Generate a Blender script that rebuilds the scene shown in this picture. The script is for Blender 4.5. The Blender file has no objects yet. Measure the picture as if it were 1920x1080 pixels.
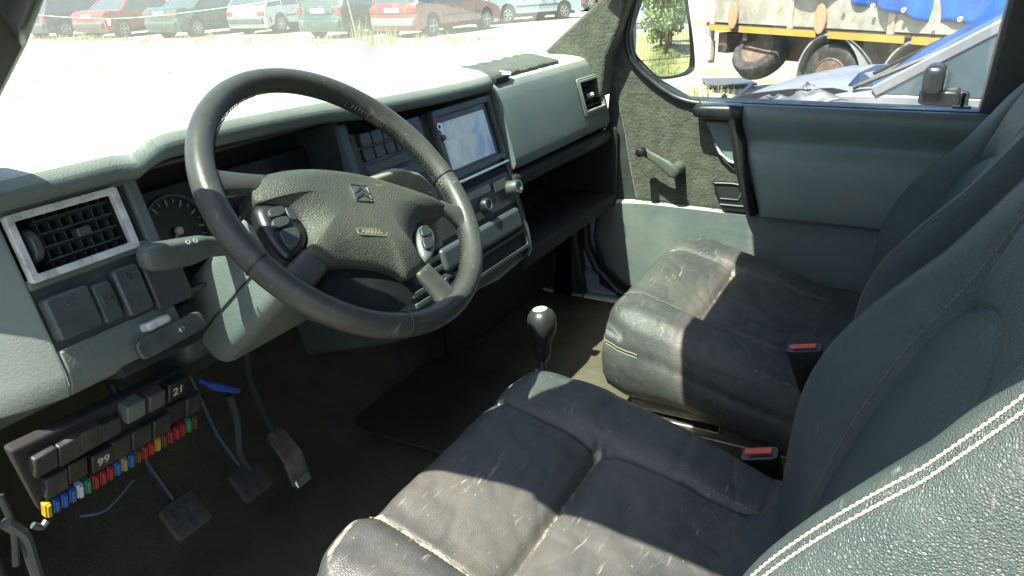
import bpy, bmesh, math, random
from mathutils import Vector, Matrix, noise
random.seed(7)
R = math.radians
scn = bpy.context.scene
col = scn.collection
# ---------------------------------------------------------------- camera
CP = Vector((-1.115, 0.0, 1.0))
FPX = 1440.0                       # focal length in photo pixels (1920 wide)
def _axes():
    a = Vector((1793-960, -82-540, FPX)).normalized(); b = Vector((-1850-960, 58-540, FPX)).normalized()
    c = (a+b).normalized(); s = (a-b); s = (s-c*s.dot(c)).normalized()
    a = (c+s)/math.sqrt(2); b = (c-s)/math.sqrt(2)
    return a, b, a.cross(b)
AX, AY, AZ = _axes()               # world axes seen from the camera (x right, y down, z forward)
cam_d = bpy.data.cameras.new('camera'); cam = bpy.data.objects.new('camera', cam_d); col.objects.link(cam)
rows = [Vector((v[0], -v[1], -v[2])) for v in (AX, AY, AZ)]   # world axes in blender camera coords
m3 = Matrix((rows[0], rows[1], rows[2]))                       # camera -> world
cam.matrix_world = Matrix.Translation(CP) @ m3.to_4x4()
cam_d.sensor_width = 36; cam_d.lens = FPX/1920*36; cam_d.clip_start = .02; cam_d.clip_end = 600
scn.camera = cam
# ---------------------------------------------------------------- world and sun
SUN = Vector((0.465, -0.125, -0.875)).normalized()                # travel direction of the light
w = bpy.data.worlds.new("World"); scn.world = w; w.use_nodes = True
nt = w.node_tree; bg = nt.nodes['Background']
sky = nt.nodes.new('ShaderNodeTexSky'); sky.sky_type = 'NISHITA'; sky.sun_disc = False
sky.sun_elevation = math.asin(-SUN.z); sky.sun_rotation = math.atan2(-SUN.x, -SUN.y)
sky.air_density = 1.0; sky.dust_density = 1.5
nt.links.new(sky.outputs[0], bg.inputs[0]); bg.inputs[1].default_value = 0.10
sl = bpy.data.lights.new('sun', 'SUN'); sl.energy = 5.0; sl.angle = R(.5); sl.color = (1, .93, .81)
so = bpy.data.objects.new('sun', sl); col.objects.link(so); so.rotation_euler = SUN.to_track_quat('-Z', 'Y').to_euler()
vs = scn.view_settings; vs.view_transform = 'Standard'; vs.look = 'None'; vs.exposure = 1.92; vs.gamma = 1; vs.use_curve_mapping = False
try:
    scn.cycles.max_bounces = 8; scn.cycles.transparent_max_bounces = 12
except Exception: pass
# ---------------------------------------------------------------- design helpers
def ray(u, v):
    c = Vector((u-960, v-540, FPX)); return Vector((AX.dot(c), AY.dot(c), AZ.dot(c))).normalized()
def hit(u, v, n, p0):
    d = ray(u, v); n = Vector(n); return CP + d*((Vector(p0)-CP).dot(n)/d.dot(n))
def hx(u, v, x): return hit(u, v, (1,0,0), (x,0,0))
def hy(u, v, y): return hit(u, v, (0,1,0), (0,y,0))
def frame(o, x, u):
    x = Vector(x).normalized(); n = x.cross(Vector(u)).normalized(); u = n.cross(x)
    m = Matrix.Identity(4)
    for i in range(3): m[i][0], m[i][1], m[i][2], m[i][3] = x[i], u[i], n[i], o[i]
    return m
def sm(a, b, t):
    t = max(0., min(1., (t-a)/(b-a))); return t*t*(3-2*t)
class MB:
    def __init__(s, M=None): s.v=[]; s.f=[]; s.M=M or Matrix.Identity(4); s.attr=None
    def add(s, vs_, fs, M=None):
        k=len(s.v); T = s.M@M if M else s.M
        s.v += [T@Vector(p) for p in vs_]; s.f += [[i+k for i in f] for f in fs]; return s
    def box(s, c, d, M=None):
        x,y,z=d[0]/2,d[1]/2,d[2]/2
        vv=[(c[0]+i*x,c[1]+j*y,c[2]+k*z) for k in(-1,1) for j in(-1,1) for i in(-1,1)]
        return s.add(vv,[(0,2,3,1),(4,5,7,6),(0,1,5,4),(1,3,7,5),(3,2,6,7),(2,0,4,6)],M)
    def bar(s, a, b, w, t, up=(0,0,1)):
        a=Vector(a); b=Vector(b); x=(b-a); L=x.length; x.normalize(); n=x.cross(Vector(up)).normalized(); u=n.cross(x)
        vv=[]
        for e in (a,b):
            for (p,q) in ((-1,-1),(1,-1),(1,1),(-1,1)): vv.append(e+n*p*w/2+u*q*t/2)
        return s.add(vv,[(0,3,2,1),(4,5,6,7),(0,1,5,4),(1,2,6,5),(2,3,7,6),(3,0,4,7)])
    def tube(s, pts, r, n=10, closed=False, sx=1.0):
        pts=[Vector(p) for p in pts]; N=len(pts); rr=r if hasattr(r,'__len__') else [r]*N
        vv=[]; prev=None
        for i,p in enumerate(pts):
            if closed: t=pts[(i+1)%N]-pts[i-1]
            else: t=pts[min(i+1,N-1)]-pts[max(i-1,0)]
            t.normalize()
            if prev is None:
                a=Vector((0,0,1)) if abs(t.z)<.9 else Vector((1,0,0)); nn=t.cross(a).normalized()
            else: nn=(prev-t*prev.dot(t)).normalized()
            prev=nn; bb=t.cross(nn)
            for k in range(n):
                a=2*math.pi*k/n; vv.append(p+nn*math.cos(a)*rr[i]*sx+bb*math.sin(a)*rr[i])
        ff=[]
        for i in range(N if closed else N-1):
            j=(i+1)%N
            for k in range(n): l=(k+1)%n; ff.append((i*n+k,i*n+l,j*n+l,j*n+k))
        if not closed: ff.append(tuple(range(n))[::-1]); ff.append(tuple((N-1)*n+k for k in range(n)))
        return s.add(vv,ff)
    def lathe(s, prof, n=24, M=None):
        vv=[]; ff=[]
        for (r,h) in prof:
            for k in range(n): a=2*math.pi*k/n; vv.append((r*math.cos(a),r*math.sin(a),h))
        for i in range(len(prof)-1):
            for k in range(n): l=(k+1)%n; ff.append((i*n+k,i*n+l,(i+1)*n+l,(i+1)*n+k))
        ff.append(tuple(range(n))[::-1]); ff.append(tuple((len(prof)-1)*n+k for k in range(n)))
        return s.add(vv,ff,M)
    def prism(s, poly, h0, h1, M=None):
        n=len(poly); vv=[(p[0],p[1],h0) for p in poly]+[(p[0],p[1],h1) for p in poly]
        ff=[tuple(range(n))[::-1],tuple(range(n,2*n))]+[(i,(i+1)%n,n+(i+1)%n,n+i) for i in range(n)]
        return s.add(vv,ff,M)
    def prism3(s, pts, d):
        n=len(pts); pts=[Vector(p) for p in pts]; d=Vector(d)
        return s.add(pts+[p+d for p in pts],[tuple(range(n))[::-1],tuple(range(n,2*n))]+[(i,(i+1)%n,n+(i+1)%n,n+i) for i in range(n)])
    def loft(s, rings, closed=True, caps=True):
        n=len(rings[0]); vv=[p for r_ in rings for p in r_]; ff=[]
        for i in range(len(rings)-1):
            for k in range(n if closed else n-1): l=(k+1)%n; ff.append((i*n+k,i*n+l,(i+1)*n+l,(i+1)*n+k))
        if caps and closed: ff.append(tuple(range(n))[::-1]); ff.append(tuple((len(rings)-1)*n+k for k in range(n)))
        return s.add(vv,ff)
    def ringframe(s, outer, inner, h0, h1, M=None):     # flat frame between two outlines of equal count
        n=len(outer); vv=[]
        for P,h in ((outer,h0),(outer,h1),(inner,h1),(inner,h0)): vv+=[(p[0],p[1],h) for p in P]
        ff=[]
        for a,b in ((0,1),(1,2),(2,3),(3,0)):
            for i in range(n): j=(i+1)%n; ff.append((a*n+i,a*n+j,b*n+j,b*n+i))
        return s.add(vv,ff,M)
    def build(s, name, mat, parent=None, bevel=0, seg=2, sub=0, ang=38, recalc=True, smooth=True, wear=None, top=None):
        me=bpy.data.meshes.new(name)
        org=Vector((0,0,0))
        if parent is not None: org=parent.matrix_basis.translation.copy() if parent.parent is None else WO[parent.name]
        elif top is not None: org=Vector(top)
        me.from_pydata([tuple(p-org) for p in s.v],[],s.f); me.validate()
        if recalc:
            bm=bmesh.new(); bm.from_mesh(me); bmesh.ops.recalc_face_normals(bm,faces=bm.faces[:]); bm.to_mesh(me); bm.free()
        if wear is not None and len(wear)==len(me.vertices):
            at=me.attributes.new('wear','FLOAT','POINT')
            at.data.foreach_set('value',wear)
        o=bpy.data.objects.new(name,me); col.objects.link(o); o.data.materials.append(mat)
        if smooth:
            me.polygons.foreach_set('use_smooth',[True]*len(me.polygons))
            if ang<180: me.set_sharp_from_angle(angle=R(ang))
        if parent is not None: o.parent=parent
        else: o.location=org
        WO[o.name]=org
        if bevel:
            b=o.modifiers.new('bevel','BEVEL'); b.width=bevel; b.segments=seg; b.limit_method='ANGLE'; b.angle_limit=R(32); b.harden_normals=False
        if sub:
            b=o.modifiers.new('sub','SUBSURF'); b.levels=sub; b.render_levels=sub
        return o
WO={}
def cut(o, mb):
    c=mb.build('cutter',MT['dark_cavity'],top=(0,0,0)); 
    md=o.modifiers.new('b','BOOLEAN'); md.object=c; md.operation='DIFFERENCE'; md.solver='EXACT'
    mods=[x for x in o.modifiers if x is not md]
    for x in mods: x.show_viewport=False
    dg=bpy.context.evaluated_depsgraph_get(); dg.update(); me=bpy.data.meshes.new_from_object(o.evaluated_get(dg)); old=o.data; o.data=me
    o.modifiers.remove(md)
    for x in mods: x.show_viewport=True
    me.polygons.foreach_set('use_smooth',[True]*len(me.polygons)); me.set_sharp_from_angle(angle=R(45))
    bpy.data.objects.remove(c)
def rrect(x0,y0,x1,y1,r,n=5):
    out=[]
    for cx,cy,a0 in ((x1-r,y1-r,0),(x0+r,y1-r,90),(x0+r,y0+r,180),(x1-r,y0+r,270)):
        for k in range(n+1): a=R(a0+90*k/n); out.append((cx+r*math.cos(a),cy+r*math.sin(a)))
    return out
def smooth_poly(pts, n=8, closed=True):      # Catmull-Rom
    N=len(pts); out=[]; P=[Vector(p) for p in pts]
    for i in range(N if closed else N-1):
        if closed: a,b,c,d=P[i-1],P[i],P[(i+1)%N],P[(i+2)%N]
        else: a,b,c,d=P[max(i-1,0)],P[i],P[i+1],P[min(i+2,N-1)]
        for k in range(n):
            t=k/n; out.append(.5*((2*b)+(c-a)*t+(2*a-5*b+4*c-d)*t*t+(3*b-a-3*c+d)*t**3))
    if not closed: out.append(P[-1])
    return out
def tag(o,label=None,cat=None,group=None,kind=None):
    if label: o['label']=label
    if cat: o['category']=cat
    if group: o['group']=group
    if kind: o['kind']=kind
    return o
def thing(name,loc,label,cat,group=None):
    o=bpy.data.objects.new(name,None); col.objects.link(o); o.location=loc; o.empty_display_size=.05
    WO[o.name]=Vector(loc); return tag(o,label,cat,group)
def copy_tree(o,parent=None):
    c=o.copy(); col.objects.link(c); c.parent=parent; WO[c.name]=WO[o.name]
    for ch in [x for x in bpy.data.objects if x.parent==o]: copy_tree(ch,c)
    return c
def text(s,name,mat,M,size,depth,parent,spacing=1.0,bold=0.0):
    cu=bpy.data.curves.new(name,'FONT'); cu.body=s; cu.size=size; cu.extrude=depth; cu.align_x='CENTER'; cu.align_y='CENTER'; cu.space_character=spacing; cu.offset=bold
    o=bpy.data.objects.new('tmp',cu); col.objects.link(o); dg=bpy.context.evaluated_depsgraph_get(); dg.update()
    me=bpy.data.meshes.new_from_object(o.evaluated_get(dg)); bpy.data.objects.remove(o)
    m=MB(M); m.add([v.co for v in me.vertices],[tuple(p.vertices) for p in me.polygons])
    return m.build(name,mat,parent,smooth=False,recalc=False)
# ---------------------------------------------------------------- materials
MT={}
def mat(name,colr,rough=.5,upglare=0,metal=0,spec=.5,var=0,vscale=8,bump=0,bscale=200,btype='noise',dirt=None,dscale=3,damt=.5,coat=0,sheen=0,bdist=.002):
    m=bpy.data.materials.new(name); m.use_nodes=True; N=m.node_tree.nodes; L=m.node_tree.links; b=N['Principled BSDF']
    b.inputs['Roughness'].default_value=rough; b.inputs['Metallic'].default_value=metal; b.inputs['Specular IOR Level'].default_value=spec
    b.inputs['Coat Weight'].default_value=coat; b.inputs['Coat Roughness'].default_value=.05
    if sheen: b.inputs['Sheen Weight'].default_value=sheen
    tc=N.new('ShaderNodeTexCoord'); src=None
    rgb=N.new('ShaderNodeRGB'); rgb.outputs[0].default_value=(*colr,1); cur=rgb.outputs[0]
    if var:
        n=N.new('ShaderNodeTexNoise'); n.inputs['Scale'].default_value=vscale; n.inputs['Detail'].default_value=6; n.inputs['Roughness'].default_value=.65
        L.new(tc.outputs['Object'],n.inputs['Vector'])
        mr=N.new('ShaderNodeMapRange'); mr.inputs[1].default_value=.3; mr.inputs[2].default_value=.7; mr.inputs[3].default_value=1-var; mr.inputs[4].default_value=1+var
        L.new(n.outputs[0],mr.inputs[0])
        mx=N.new('ShaderNodeVectorMath'); mx.operation='SCALE'; L.new(cur,mx.inputs[0]); L.new(mr.outputs[0],mx.inputs[3]); cur=mx.outputs[0]
        mr2=N.new('ShaderNodeMapRange'); mr2.inputs[1].default_value=.3; mr2.inputs[2].default_value=.7; mr2.inputs[3].default_value=max(.03,rough-.12); mr2.inputs[4].default_value=min(1,rough+.12)
        L.new(n.outputs[0],mr2.inputs[0]); L.new(mr2.outputs[0],b.inputs['Roughness'])
    if dirt:
        n=N.new('ShaderNodeTexNoise'); n.inputs['Scale'].default_value=dscale; n.inputs['Detail'].default_value=9; n.inputs['Roughness'].default_value=.7
        L.new(tc.outputs['Object'],n.inputs['Vector'])
        mr=N.new('ShaderNodeMapRange'); mr.inputs[1].default_value=.48; mr.inputs[2].default_value=.68; mr.inputs[3].default_value=0; mr.inputs[4].default_value=damt
        L.new(n.outputs[0],mr.inputs[0]); mx=N.new('ShaderNodeMix'); mx.data_type='RGBA'; L.new(mr.outputs[0],mx.inputs[0]); L.new(cur,mx.inputs[6]); mx.inputs[7].default_value=(*dirt,1); cur=mx.outputs[2]
    if upglare:      # pale sun glare put into the colour of faces that look upwards
        ge=N.new('ShaderNodeNewGeometry'); sp_=N.new('ShaderNodeSeparateXYZ'); L.new(ge.outputs['True Normal'],sp_.inputs[0])
        un=N.new('ShaderNodeTexNoise'); un.inputs['Scale'].default_value=7; un.inputs['Detail'].default_value=8; L.new(tc.outputs['Object'],un.inputs['Vector'])
        um=N.new('ShaderNodeMapRange'); um.interpolation_type='SMOOTHSTEP'; um.inputs[1].default_value=.55; um.inputs[2].default_value=.97; um.inputs[4].default_value=upglare; L.new(sp_.outputs['Z'],um.inputs[0])
        ua=N.new('ShaderNodeMapRange'); ua.inputs[1].default_value=.25; ua.inputs[2].default_value=.6; ua.inputs[3].default_value=.7; L.new(un.outputs[0],ua.inputs[0])
        uu=N.new('ShaderNodeMath'); uu.operation='MULTIPLY'; L.new(um.outputs[0],uu.inputs[0]); L.new(ua.outputs[0],uu.inputs[1])
        mx=N.new('ShaderNodeMix'); mx.data_type='RGBA'; L.new(uu.outputs[0],mx.inputs[0]); L.new(cur,mx.inputs[6]); mx.inputs[7].default_value=(.50,.50,.43,1); cur=mx.outputs[2]
    L.new(cur,b.inputs['Base Color'])
    if bump:
        if btype=='voronoi':
            n=N.new('ShaderNodeTexVoronoi'); n.feature='DISTANCE_TO_EDGE'; n.inputs['Scale'].default_value=bscale; out=n.outputs[0]
        else:
            n=N.new('ShaderNodeTexNoise'); n.inputs['Scale'].default_value=bscale; n.inputs['Detail'].default_value=4; out=n.outputs[0]
        L.new(tc.outputs['Object'],n.inputs['Vector'])
        bp=N.new('ShaderNodeBump'); bp.inputs['Strength'].default_value=bump; bp.inputs['Distance'].default_value=bdist; L.new(out,bp.inputs['Height']); L.new(bp.outputs[0],b.inputs['Normal'])
    MT[name]=m; return m
def leather(name,base,pale,grain,gstr,wear_lo=.55,rough=.46,scale_sc=22,gamp=.0014,wrk=.35,spots=.55,spec=.3):
    m=bpy.data.materials.new(name); m.use_nodes=True; N=m.node_tree.nodes; L=m.node_tree.links; b=N['Principled BSDF']
    tc=N.new('ShaderNodeTexCoord'); O=tc.outputs['Object']
    # fine scuffs: stretched, warped noise ridges; dust haze; seam wear from attribute
    wz=N.new('ShaderNodeTexNoise'); wz.inputs['Scale'].default_value=6; wz.inputs['Detail'].default_value=3; L.new(O,wz.inputs['Vector'])
    mixv=N.new('ShaderNodeVectorMath'); mixv.operation='MULTIPLY_ADD'; L.new(wz.outputs['Color'],mixv.inputs[0]); mixv.inputs[1].default_value=(.10,.10,.10); L.new(O,mixv.inputs[2])
    mp=N.new('ShaderNodeMapping'); mp.inputs['Scale'].default_value=(1,.55,1); mp.inputs['Rotation'].default_value=(0,0,.5); L.new(mixv.outputs[0],mp.inputs[0])
    def streak(rot,scl,seed):
        q=N.new('ShaderNodeMapping'); q.inputs['Rotation'].default_value=(0,0,rot); q.inputs['Scale'].default_value=scl; q.inputs['Location'].default_value=(seed,seed,0); L.new(mixv.outputs[0],q.inputs[0])
        t_=N.new('ShaderNodeTexNoise'); t_.inputs['Scale'].default_value=1; t_.inputs['Detail'].default_value=3; t_.inputs['Roughness'].default_value=.6; L.new(q.outputs[0],t_.inputs['Vector'])
        u_=N.new('ShaderNodeMapRange'); u_.inputs[1].default_value=.66; u_.inputs[2].default_value=.74; L.new(t_.outputs[0],u_.inputs[0]); return u_
    s1_=streak(.6,(8,170,60),0); s2_=streak(-.7,(11,210,60),3.3)
    r1=N.new('ShaderNodeMath'); r1.operation='MAXIMUM'; L.new(s1_.outputs[0],r1.inputs[0]); L.new(s2_.outputs[0],r1.inputs[1])
    br=N.new('ShaderNodeTexNoise'); br.inputs['Scale'].default_value=15; br.inputs['Detail'].default_value=5; L.new(O,br.inputs['Vector'])
    r2=N.new('ShaderNodeMapRange'); r2.inputs[1].default_value=.42; r2.inputs[2].default_value=.6; L.new(br.outputs[0],r2.inputs[0])
    mu=N.new('ShaderNodeMath'); mu.operation='MULTIPLY'; L.new(r1.outputs[0],mu.inputs[0]); L.new(r2.outputs[0],mu.inputs[1])
    mu2=N.new('ShaderNodeMath'); mu2.operation='MULTIPLY'; L.new(mu.outputs[0],mu2.inputs[0]); mu2.inputs[1].default_value=.6
    ds=N.new('ShaderNodeTexNoise'); ds.inputs['Scale'].default_value=4.5; ds.inputs['Detail'].default_value=10; ds.inputs['Roughness'].default_value=.72; L.new(O,ds.inputs['Vector'])
    r3=N.new('ShaderNodeMapRange'); r3.inputs[1].default_value=.4; r3.inputs[2].default_value=.75; r3.inputs[3].default_value=0; r3.inputs[4].default_value=.22; L.new(ds.outputs[0],r3.inputs[0])
    at=N.new('ShaderNodeAttribute'); at.attribute_name='wear'
    wn=N.new('ShaderNodeTexNoise'); wn.inputs['Scale'].default_value=38; wn.inputs['Detail'].default_value=6; wn.inputs['Roughness'].default_value=.7; L.new(O,wn.inputs['Vector'])
    ad=N.new('ShaderNodeMath'); ad.operation='ADD'; L.new(at.outputs['Fac'],ad.inputs[0]); L.new(wn.outputs[0],ad.inputs[1])
    r4=N.new('ShaderNodeMapRange'); r4.inputs[1].default_value=1.0+wear_lo-.5; r4.inputs[2].default_value=1.22+wear_lo-.5; r4.inputs[4].default_value=.95; L.new(ad.outputs[0],r4.inputs[0])
    mxx=N.new('ShaderNodeMath'); mxx.operation='ADD'; L.new(mu2.outputs[0],mxx.inputs[0]); L.new(r3.outputs[0],mxx.inputs[1])
    mxm=N.new('ShaderNodeMath'); mxm.operation='MAXIMUM'; L.new(mxx.outputs[0],mxm.inputs[0]); L.new(r4.outputs[0],mxm.inputs[1])
    sp=N.new('ShaderNodeTexVoronoi'); sp.inputs['Scale'].default_value=55; L.new(O,sp.inputs['Vector'])
    spm=N.new('ShaderNodeMapRange'); spm.inputs[1].default_value=.05; spm.inputs[2].default_value=.08; spm.inputs[3].default_value=spots; spm.inputs[4].default_value=0; L.new(sp.outputs['Distance'],spm.inputs[0])
    mxn=N.new('ShaderNodeMath'); mxn.operation='MAXIMUM'; L.new(mxm.outputs[0],mxn.inputs[0]); L.new(spm.outputs[0],mxn.inputs[1])
    mx=N.new('ShaderNodeMix'); mx.data_type='RGBA'; L.new(mxn.outputs[0],mx.inputs[0]); mx.inputs[6].default_value=(*base,1); mx.inputs[7].default_value=(*pale,1); L.new(mx.outputs[2],b.inputs['Base Color'])
    rr=N.new('ShaderNodeMapRange'); rr.inputs[3].default_value=rough; rr.inputs[4].default_value=.8; L.new(mxn.outputs[0],rr.inputs[0])
    rv=N.new('ShaderNodeMath'); rv.operation='MULTIPLY_ADD'; L.new(ds.outputs[0],rv.inputs[0]); rv.inputs[1].default_value=.25; L.new(rr.outputs[0],rv.inputs[2]); 
    rs=N.new('ShaderNodeMath'); rs.operation='SUBTRACT'; L.new(rv.outputs[0],rs.inputs[0]); rs.inputs[1].default_value=.12; L.new(rs.outputs[0],b.inputs['Roughness'])
    b.inputs['Specular IOR Level'].default_value=spec
    g=N.new('ShaderNodeTexVoronoi'); g.feature='DISTANCE_TO_EDGE'; g.inputs['Scale'].default_value=grain; L.new(O,g.inputs['Vector'])
    gm=N.new('ShaderNodeMapRange'); gm.inputs[2].default_value=.30; gm.inputs[3].default_value=1; gm.inputs[4].default_value=0; L.new(g.outputs[0],gm.inputs[0])
    b1=N.new('ShaderNodeBump'); b1.inputs['Strength'].default_value=gstr; b1.inputs['Distance'].default_value=gamp; L.new(gm.outputs[0],b1.inputs['Height'])
    wr=N.new('ShaderNodeTexNoise'); wr.inputs['Scale'].default_value=9; wr.inputs['Detail'].default_value=3; wr.inputs['Distortion'].default_value=1.5; L.new(mp.outputs[0],wr.inputs['Vector'])
    b2=N.new('ShaderNodeBump'); b2.inputs['Strength'].default_value=wrk; b2.inputs['Distance'].default_value=.012; L.new(wr.outputs[0],b2.inputs['Height']); L.new(b1.outputs[0],b2.inputs['Normal']); L.new(b2.outputs[0],b.inputs['Normal'])
    MT[name]=m; return m
def glassy(name,tint,dust,gloss=.06,dustcol=(.9,.93,.88)):
    m=bpy.data.materials.new(name); m.use_nodes=True; N=m.node_tree.nodes; L=m.node_tree.links
    for n in list(N):
        if n.type=='BSDF_PRINCIPLED': N.remove(n)
    out=[n for n in N if n.type=='OUTPUT_MATERIAL'][0]
    tr=N.new('ShaderNodeBsdfTransparent'); tr.inputs[0].default_value=(*tint,1)
    gl=N.new('ShaderNodeBsdfGlossy'); gl.inputs['Roughness'].default_value=.02
    tl=N.new('ShaderNodeBsdfTranslucent'); tl.inputs[0].default_value=(*dustcol,1)
    lw=N.new('ShaderNodeLayerWeight'); lw.inputs[0].default_value=.5; pw=N.new('ShaderNodeMath'); pw.operation='POWER'; pw.inputs[1].default_value=4.5; L.new(lw.outputs['Facing'],pw.inputs[0])
    fr=N.new('ShaderNodeMath'); fr.operation='MULTIPLY_ADD'; fr.inputs[1].default_value=.7; fr.inputs[2].default_value=.03; L.new(pw.outputs[0],fr.inputs[0])
    tc=N.new('ShaderNodeTexCoord'); n=N.new('ShaderNodeTexNoise'); n.inputs['Scale'].default_value=5; n.inputs['Detail'].default_value=8; L.new(tc.outputs['Object'],n.inputs['Vector'])
    mr=N.new('ShaderNodeMapRange'); mr.inputs[1].default_value=.3; mr.inputs[2].default_value=.7; mr.inputs[3].default_value=dust*.7; mr.inputs[4].default_value=dust*1.3; L.new(n.outputs[0],mr.inputs[0])
    a=N.new('ShaderNodeMixShader'); L.new(mr.outputs[0],a.inputs[0]); L.new(tr.outputs[0],a.inputs[1]); L.new(tl.outputs[0],a.inputs[2])
    c=N.new('ShaderNodeMixShader'); L.new(fr.outputs[0],c.inputs[0]); L.new(a.outputs[0],c.inputs[1]); L.new(gl.outputs[0],c.inputs[2])
    L.new(c.outputs[0],out.inputs[0]); MT[name]=m; return m
def emit(name,build):
    m=bpy.data.materials.new(name); m.use_nodes=True; build(m.node_tree.nodes,m.node_tree.links); MT[name]=m; return m
G_DASH=mat('dash_plastic',(.098,.122,.115),.55,upglare=.75,var=.14,vscale=7,bump=.3,bscale=380,dirt=(.19,.19,.15),dscale=5,damt=.3)
G_PANEL=mat('door_plastic',(.13,.165,.155),.5,var=.10,vscale=5,bump=.45,bscale=350,dirt=(.22,.21,.17),dscale=6,damt=.35)
DARK=mat('dark_plastic',(.028,.034,.034),.45,var=.2,vscale=20,bump=.15,bscale=600,dirt=(.09,.09,.075),dscale=9,damt=.4)
BLACK=mat('black_plastic',(.012,.013,.014),.38,var=.2,vscale=30)
CHARC=mat('charcoal_plastic',(.045,.056,.055),.42,var=.15,vscale=25,bump=.15,bscale=700,dirt=(.12,.12,.1),dscale=12,damt=.35)
SHADE_BLACK=mat('dark_cavity',(.008,.008,.009),.8)  # near-black for gaps and joints, also stands in for shade in cavities
CARPET=mat('door_carpet',(.046,.052,.037),.95,var=.32,vscale=40,bump=.9,bscale=150,dirt=(.10,.095,.065),dscale=26,damt=.7,sheen=.2,bdist=.004)
FLOORM=mat('floor_carpet',(.075,.066,.042),.95,var=.3,vscale=14,bump=.8,bscale=260,dirt=(.11,.10,.06),dscale=5,damt=.5,bdist=.004)
RUBBER=mat('rubber_mat',(.042,.038,.030),.8,var=.25,vscale=12,bump=.4,bscale=120,dirt=(.07,.06,.045),dscale=6,damt=.5)
VENTW=mat('white_trim',(.50,.52,.50),.5,var=.12,vscale=30,dirt=(.10,.10,.09),dscale=55,damt=.7)
LEA=leather('seat_leather',(.042,.047,.048),(.34,.31,.24),420,.28,wrk=.2,rough=.40,spec=.42)
LEA2=leather('backrest_leather',(.044,.064,.062),(.22,.23,.20),430,.65,wrk=.2,rough=.43,spec=.36,spots=.06,scale_sc=9)
LEA3=leather('rim_leather',(.036,.038,.036),(.20,.19,.15),420,.10,rough=.33,scale_sc=40,gamp=.0006,wrk=.06,wear_lo=.62)
PADM=leather('airbag_vinyl',(.046,.050,.042),(.17,.17,.12),330,.5,rough=.48,scale_sc=60,gamp=.0008,wrk=.12)
THREAD=mat('seam_thread',(.50,.46,.36),.8)
THREADD=mat('seam_thread_dark',(.16,.145,.10),.8)
CHROME=mat('satin_metal',(.6,.6,.58),.3,metal=1,var=.1,vscale=40)
STEELD=mat('dull_steel',(.22,.21,.20),.45,metal=.8,var=.2,vscale=30,dirt=(.10,.06,.04),dscale=20,damt=.5)
BEIGE=mat('worn_plastic',(.22,.21,.16),.5,var=.2,vscale=25)
REDB=mat('buckle_red',(.62,.07,.03),.4,var=.1,vscale=50)
WSC=glassy('windscreen_glass',(.78,.92,.87),.045)
WGL=glassy('window_glass',(.92,.96,.95),.012)
STALKM=mat('stalk_plastic',(.060,.072,.070),.5,var=.15,vscale=30,bump=.4,bscale=500,dirt=(.12,.12,.1),dscale=12,damt=.3)
CRANKM=mat('crank_plastic',(.070,.085,.070),.45,var=.15,vscale=30)
# ================================================================ the van body
def ztop(y): return 1.30-.012*max(0,.2-y)
van=thing('van_body',(0,0,-.62),'grey-green van cab seen from its open driver door','van body')
# pillars
def pillar(sx,name='windscreen_pillar'):
    P=[(.97,.70),(.952,.77),(.934,.786),(.845,.86),(.755,.932),(.60,1.06),(.49,1.16),(.34,1.16),(.46,1.12),(.58,1.05),(.675,.95),(.705,.86),(.733,.80),(.745,.70)]
    rings=[]
    for (x,k) in ((.735,.012),(.745,.003),(.775,0),(.86,0)):
        cy=sum(p[0] for p in P)/len(P); cz=sum(p[1] for p in P)/len(P)
        rings.append([Vector((sx*x,p[0]+(cy-p[0])*k*1.5,p[1]+(cz-p[1])*k*1.5)) for p in P])
    m=MB(); m.loft(rings); return m
pr=pillar(1).build('windscreen_pillar',CARPET,van,bevel=.008,seg=3)
pl_=MB(); pl_.prism3([(-.695-.16*max(0,.98-p[1]),p[0],p[1]) for p in ((.97,.70),(.934,.786),(.755,.932),(.49,1.16),(.40,1.16),(.50,1.12),(.62,1.03),(.70,.955),(.76,.90),(.84,.82),(.88,.74))],(-.115,0,0))
pl_.build('windscreen_pillar',DARK,van,bevel=.008)
for sx in (-1,1):
    fl=[(.70,.98,.735),(.70,1.04,.66),(.69,1.085,.60),(.655,1.12,.555),(.58,1.145,.51),(.45,1.16,.47),(.45,1.19,.44),(.74,1.19,.44),(.74,1.0,.66)]
    m=MB(); m.prism3([(sx*x,y+.012,z) for x,z,y in fl],(0,-.035,-.03)); m.build('corner_trim',DARK,van,bevel=.006)
# roof, header, sides, rear
m=MB(); m.box((0,-1.34,1.24),(1.66,3.6,.05)); m.build('roof',mat('headlining',(.10,.105,.10),.9),van,bevel=.02)
m=MB(); m.box((0,.425,1.175),(1.56,.08,.07)); m.build('roof_header',DARK,van,bevel=.01)
BODY=mat('body_paint',(.28,.33,.38),.3,coat=.6,dirt=(.35,.33,.28),dscale=2,damt=.4)
m=MB()
m.box((-.80,-.02,1.19),(.07,1.0,.06)); m.box((-.80,.10,.02),(.10,1.35,.18))
m.box((-.82,-.52,.50),(.08,.25,1.40)); m.box((-.82,-1.8,.15),(.08,2.4,1.0)); m.box((-.82,-1.8,1.12),(.08,2.4,.18)); m.box((-.82,-2.9,.9),(.08,.2,.6)); m.box((-.82,-1.7,.9),(.078,2.3,.6))  # last box fills the unseen rear windows to cut sky light
m.box((.85,-.02,1.17),(.09,1.0,.07)); m.box((.83,.15,.03),(.08,1.35,.2))
m.box((.87,-1.9,.15),(.08,3.0,1.0)); m.box((.87,-1.9,1.12),(.08,2.9,.18)); m.box((.87,-3.3,.9),(.08,.25,.6)); m.box((.87,-1.6,.9),(.08,.12,.6))
m.box((0,-3.02,.3),(1.7,.06,1.3)); m.build('side_panels',BODY,van,bevel=.012)
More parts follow.
